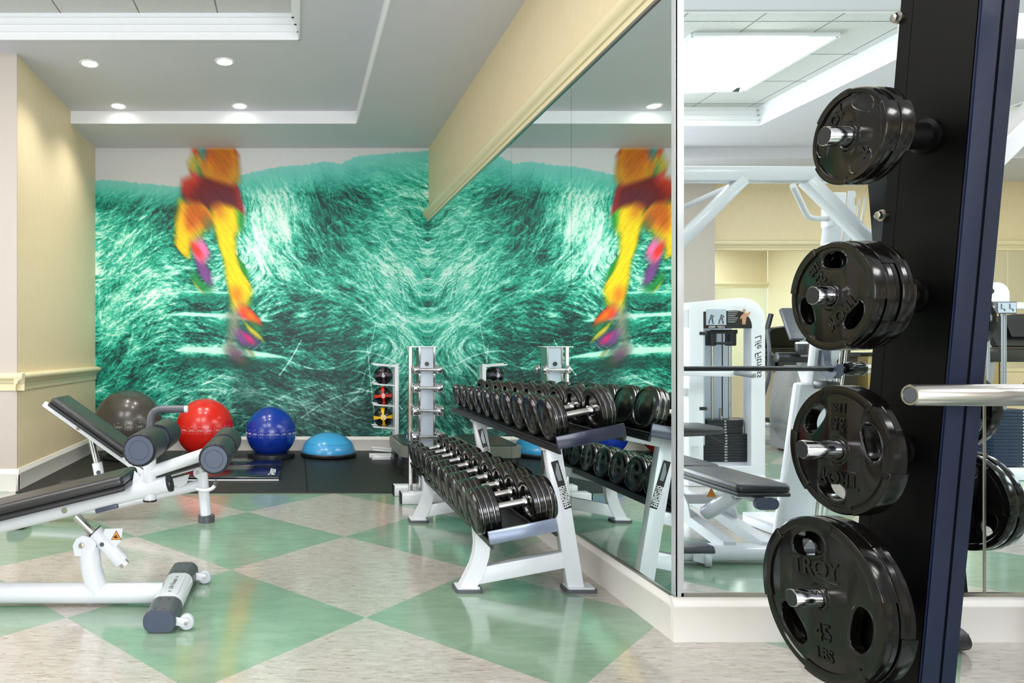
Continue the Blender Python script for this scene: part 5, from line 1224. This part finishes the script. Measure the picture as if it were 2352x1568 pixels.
# --- elliptical trainers
def elliptical(x, y, label):
    t = thing('elliptical_trainer', label, 'elliptical trainer', (x, y, 0), 0, 'elliptical trainers in front of the far wall')
    b = B(); b.lathe([(0,-0.10),(0.30,-0.10),(0.335,-0.08),(0.34,0.0),(0.335,0.08),(0.30,0.10),(0,0.10)], (x, y+0.15, 0.42), (1,0,0), 40); b.build('flywheel_shroud', 'silver', t)
    b = B(); b.prism([(-0.30,0.03),(0.32,0.03),(0.34,0.55),(0.26,0.88),(0.10,0.98),(-0.10,0.95),(-0.26,0.60)], axes((x-0.09, y+0.15, 0), (0,1,0), (0,0,1)), 0.18); b.build('shroud', 'silver', t)
    B().cyl((x+0.115, y+0.25, 0.42), (x+0.24, y+0.25, 0.42), 0.27, seg=40, bev=0.02).build('crank_disc', 'dkplastic', t)
    B().lim(x-0.30, x+0.34, y-0.20, y-0.12, 0.002, 0.06, 0.02).build('stabiliser', 'dkplastic', t); B().lim(x-0.30, x+0.30, y+1.25, y+1.33, 0.002, 0.06, 0.02).build('stabiliser', 'dkplastic', t)
    B().lim(x-0.04, x+0.04, y-0.15, y+1.3, 0.03, 0.08, 0.01).build('base_beam', 'silver', t)
    for s in (-1, 1):
        B().beam((x+s*0.24, y+0.25, 0.30), (x+s*0.20, y+1.25, 0.22), 0.05, 0.05, 0.01).build('pedal_arm', 'silver', t)
        B().box((x+s*0.22, y+0.75, 0.30), (0.17, 0.36, 0.05), 0.02, 3).build('pedal', 'dkplastic', t)
        h = B().tube([(x+s*0.27, y+0.45, 0.35), (x+s*0.29, y+0.20, 0.85), (x+s*0.30, y+0.18, 1.15), (x+s*0.26, y+0.28, 1.40), (x+s*0.20, y+0.30, 1.55)], 0.020, 14, round_=0.08).build('moving_handle', 'plastic', t)
        B().tube([(x+s*0.262, y+0.277, 1.38), (x+s*0.198, y+0.302, 1.56)], 0.026, 14).build('grip', 'dkplastic', h)
    B().beam((x, y+0.10, 0.90), (x, y+0.02, 1.32), 0.10, 0.08, 0.02).build('console_mast', 'silver', t)
    c = B().beam((x, y+0.02, 1.26), (x, y+0.20, 1.62), 0.36, 0.06, 0.025, up=(0,1,-0.5)).build('console', 'plastic', t)
    B().cyl((x-0.34, y+0.02, 1.07), (x+0.34, y+0.02, 1.07), 0.055, seg=24, bev=0.01).build('arm_hub', 'dkplastic', t)
    B().cyl((x-0.13, y-0.08, 1.10), (x-0.13, y-0.08, 1.22), 0.055, 0.065, seg=24, bev=0.008).build('cup_holder', 'dkplastic', t)
    B().cyl((x-0.13, y-0.08, 1.19), (x-0.13, y-0.08, 1.24), 0.058, seg=24, bev=0.012).build('bottle_lid', 'white', t)
elliptical(5.62, 7.55, 'grey elliptical trainer right of the weight tower, seen in the mirror')
elliptical(4.28, 7.55, 'grey elliptical trainer left of the weight tower by the mirror edge')
def stepper(x, y, label):
    t = thing('exercise_bike', label, 'exercise bike', (x, y, 0))
    B().beam((x+0.05, y, 0.10), (x-0.12, y, 1.08), 0.15, 0.12, 0.03).build('main_column', 'silver', t)
    B().beam((x-0.14, y-0.05, 1.02), (x-0.02, y-0.05, 1.56), 0.40, 0.09, 0.03, up=(0,1,0)).build('console', 'dkplastic', t)
    B().tube([(x-0.10, y-0.1, 1.05), (x-0.26, y-0.2, 1.14), (x-0.38, y-0.2, 1.22), (x-0.44, y-0.2, 1.40)], 0.02, 12, round_=0.05).build('handlebar', 'plastic', t)
    B().tube([(x-0.38, y-0.2, 1.20), (x-0.10, y-0.2, 1.34), (x+0.16, y-0.2, 1.46)], 0.018, 12, round_=0.05).build('handlebar', 'plastic', t)
    B().cyl((x-0.10, y-0.12, 0.50), (x-0.10, y+0.12, 0.50), 0.26, seg=36, bev=0.03).build('flywheel_cover', 'dkplastic', t)
    B().lim(x-0.30, x+0.45, y-0.22, y-0.14, 0.002, 0.06, 0.02).build('floor_bar', 'silver', t); B().lim(x-0.30, x+0.45, y+0.14, y+0.22, 0.002, 0.06, 0.02).build('floor_bar', 'silver', t)
    B().beam((x+0.0, y, 0.12), (x+0.45, y, 0.62), 0.07, 0.07, 0.02).build('seat_column', 'silver', t)
    B().box((x+0.50, y, 0.66), (0.30, 0.28, 0.08), 0.035, 4).build('saddle', 'vinyl', t)
stepper(6.42, 8.15, 'silver exercise bike with dark console next to the elliptical, seen in the mirror')
# --- cable machine and treadmill at the right edge
t = thing('cable_machine', 'white cable machine with navy weight stack at the right edge of the mirror', 'gym machine', (6.45, 6.2, 0))
YC = 6.15
b = B(); b.prism([(6.13,1.585)] + [(x, z) for x, z in arc(6.24,1.65,0.11,180,90)] + arc(6.30,1.65,0.11,90,0) + [(6.41,1.585)], axes((0, YC+0.08, 0), (1,0,0), (0,0,1)), 0.05); b.build('pulley_cover', 'white', t, sharp=30)
B().cyl((6.24, YC+0.02, 1.68), (6.24, YC+0.04, 1.68), 0.024, seg=20).build('pulley_bolt', 'black', t)
B().lim(6.05, 6.95, YC+0.02, YC+0.10, 1.52, 1.58, 0.008).build('top_beam', 'white', t)
p = B().lim(6.04, 6.44, YC-0.005, YC+0.015, 1.475, 1.585, 0.004).build('label_plate', 'plastic', t)
B().lim(6.27, 6.43, YC-0.0075, YC-0.0052, 1.485, 1.575).build('label_panel', 'panelgrey', p)
b = B()
for k in range(6): b.lim(6.09, 6.25-0.01*(k % 2), YC-0.0075, YC-0.0055, 1.50+k*0.011, 1.503+k*0.011)
b.text('DUAL ADJUSTABLE', 0.016, vm(6.17, YC-0.008, 1.574), 0.0004) if False else None
b.build('label_lines', 'panelgrey', p)
for x in (6.31, 6.385): B().tube([(x-0.012, YC-0.009, 1.565), (x-0.012, YC-0.009, 1.52), (x+0.012, YC-0.009, 1.52), (x+0.02, YC-0.009, 1.50)], 0.004, 8).build('pictogram', 'plastic', p)
for x in (6.27, 6.42, 6.72): B().cyl((x, YC+0.09, 0.30), (x, YC+0.09, 1.52), 0.019, seg=20).build('guide_rod', 'silver', t)
B().cyl((6.35, YC+0.06, 0.60), (6.35, YC+0.06, 1.52), 0.005, seg=10).build('cable', 'black', t)
for k in range(17): B().lim(6.24, 6.60, YC+0.0, YC+0.20, 0.115+k*0.0295, 0.143+k*0.0295, 0.003).build('stack_plate', 'bluestack', t)
b = B()
for k in range(17): b.lim(6.50, 6.545, YC-0.0015, YC-0.0002, 0.122+k*0.0295, 0.136+k*0.0295)
b.build('plate_labels', 'print', t)
B().lim(6.05, 7.1, YC-0.10, YC+0.35, 0.001, 0.10, 0.01).build('base_frame', 'white', t)
B().lim(6.02, 6.12, YC+0.10, YC+0.22, 0.10, 1.52, 0.006).build('upright', 'white', t); B().lim(6.86, 6.98, YC+0.02, YC+0.20, 0.10, 1.55, 0.006).build('upright', 'white', t)
t = thing('treadmill', 'black treadmill with wide console behind the cable machine, seen in the mirror', 'treadmill', (8.0, 7.7, 0))
B().lim(7.65, 8.45, 7.6, 9.0, 0.03, 0.20, 0.02).build('running_deck', 'dkplastic', t)
B().lim(7.76, 8.34, 7.75, 9.02, 0.202, 0.21).build('belt', 'black', t)
for x in (7.68, 8.40): B().beam((x, 7.75, 0.15), (x, 7.60, 1.12), 0.07, 0.10, 0.02, up=(0,1,0)).build('upright', 'silver', t)
B().beam((7.60, 7.58, 1.10), (8.50, 7.58, 1.10), 0.10, 0.16, 0.04).build('crossbar', 'dkplastic', t)
c = B().prism([(-0.42,-0.02),(0.42,-0.02),(0.44,0.20),(0.34,0.32),(0.10,0.35),(-0.10,0.35),(-0.34,0.32),(-0.44,0.20)], axes((8.05, 7.55, 1.20), (1,0,0), (0,0.35,1)), 0.06).build('console', 'dkplastic', t)
B().prism(rrect(0.40, 0.20, 0.02), axes((7.95, 7.545, 1.37), (1,0,0), (0,0.35,1)) @ Matrix.Translation((0,0,0.062)), 0.002).build('screen', 'stack', c)
# cabinet with bin flaps
t = thing('bin_cabinet', 'tan laminate cabinet with recycle and trash flaps, reflected behind the treadmill', 'cabinet', (8.4, 9.1, 0))
B().lim(7.55, 9.3, 9.08, 9.36, 0.02, 1.08, 0.004).build('carcass', 'tilec', t); B().lim(7.52, 9.33, 9.05, 9.37, 1.08, 1.12, 0.004).build('counter', 'black', t)
for x, s in ((7.95, 'RECYCLE'), (8.55, 'PAPER'), (9.0, 'TRASH')): 
    if s == 'PAPER': continue
    d = B().lim(x-0.26, x+0.26, 9.066, 9.078, 0.10, 1.0, 0.003).build('door', 'tilec', t); B().text(s, 0.06, vm(x, 9.065, 0.90), 0.0008).build('door_text', 'text_w', t)
t = thing('low_cabinet', 'dark low cabinet with a red strip behind the exercise bike in the mirror', 'cabinet', (7.0, 9.2, 0))
B().lim(6.55, 7.35, 9.0, 9.35, 0.02, 1.06, 0.004).build('carcass', 'black', t); B().lim(6.60, 7.3, 8.99, 8.998, 0.86, 0.94).build('red_strip', 'redp', t); B().lim(6.52, 7.38, 8.98, 9.36, 1.06, 1.09, 0.004).build('top', 'dkplastic', t)
# wall patch in the lower half of the far wall opening: pale panelling
MIR[0] = False
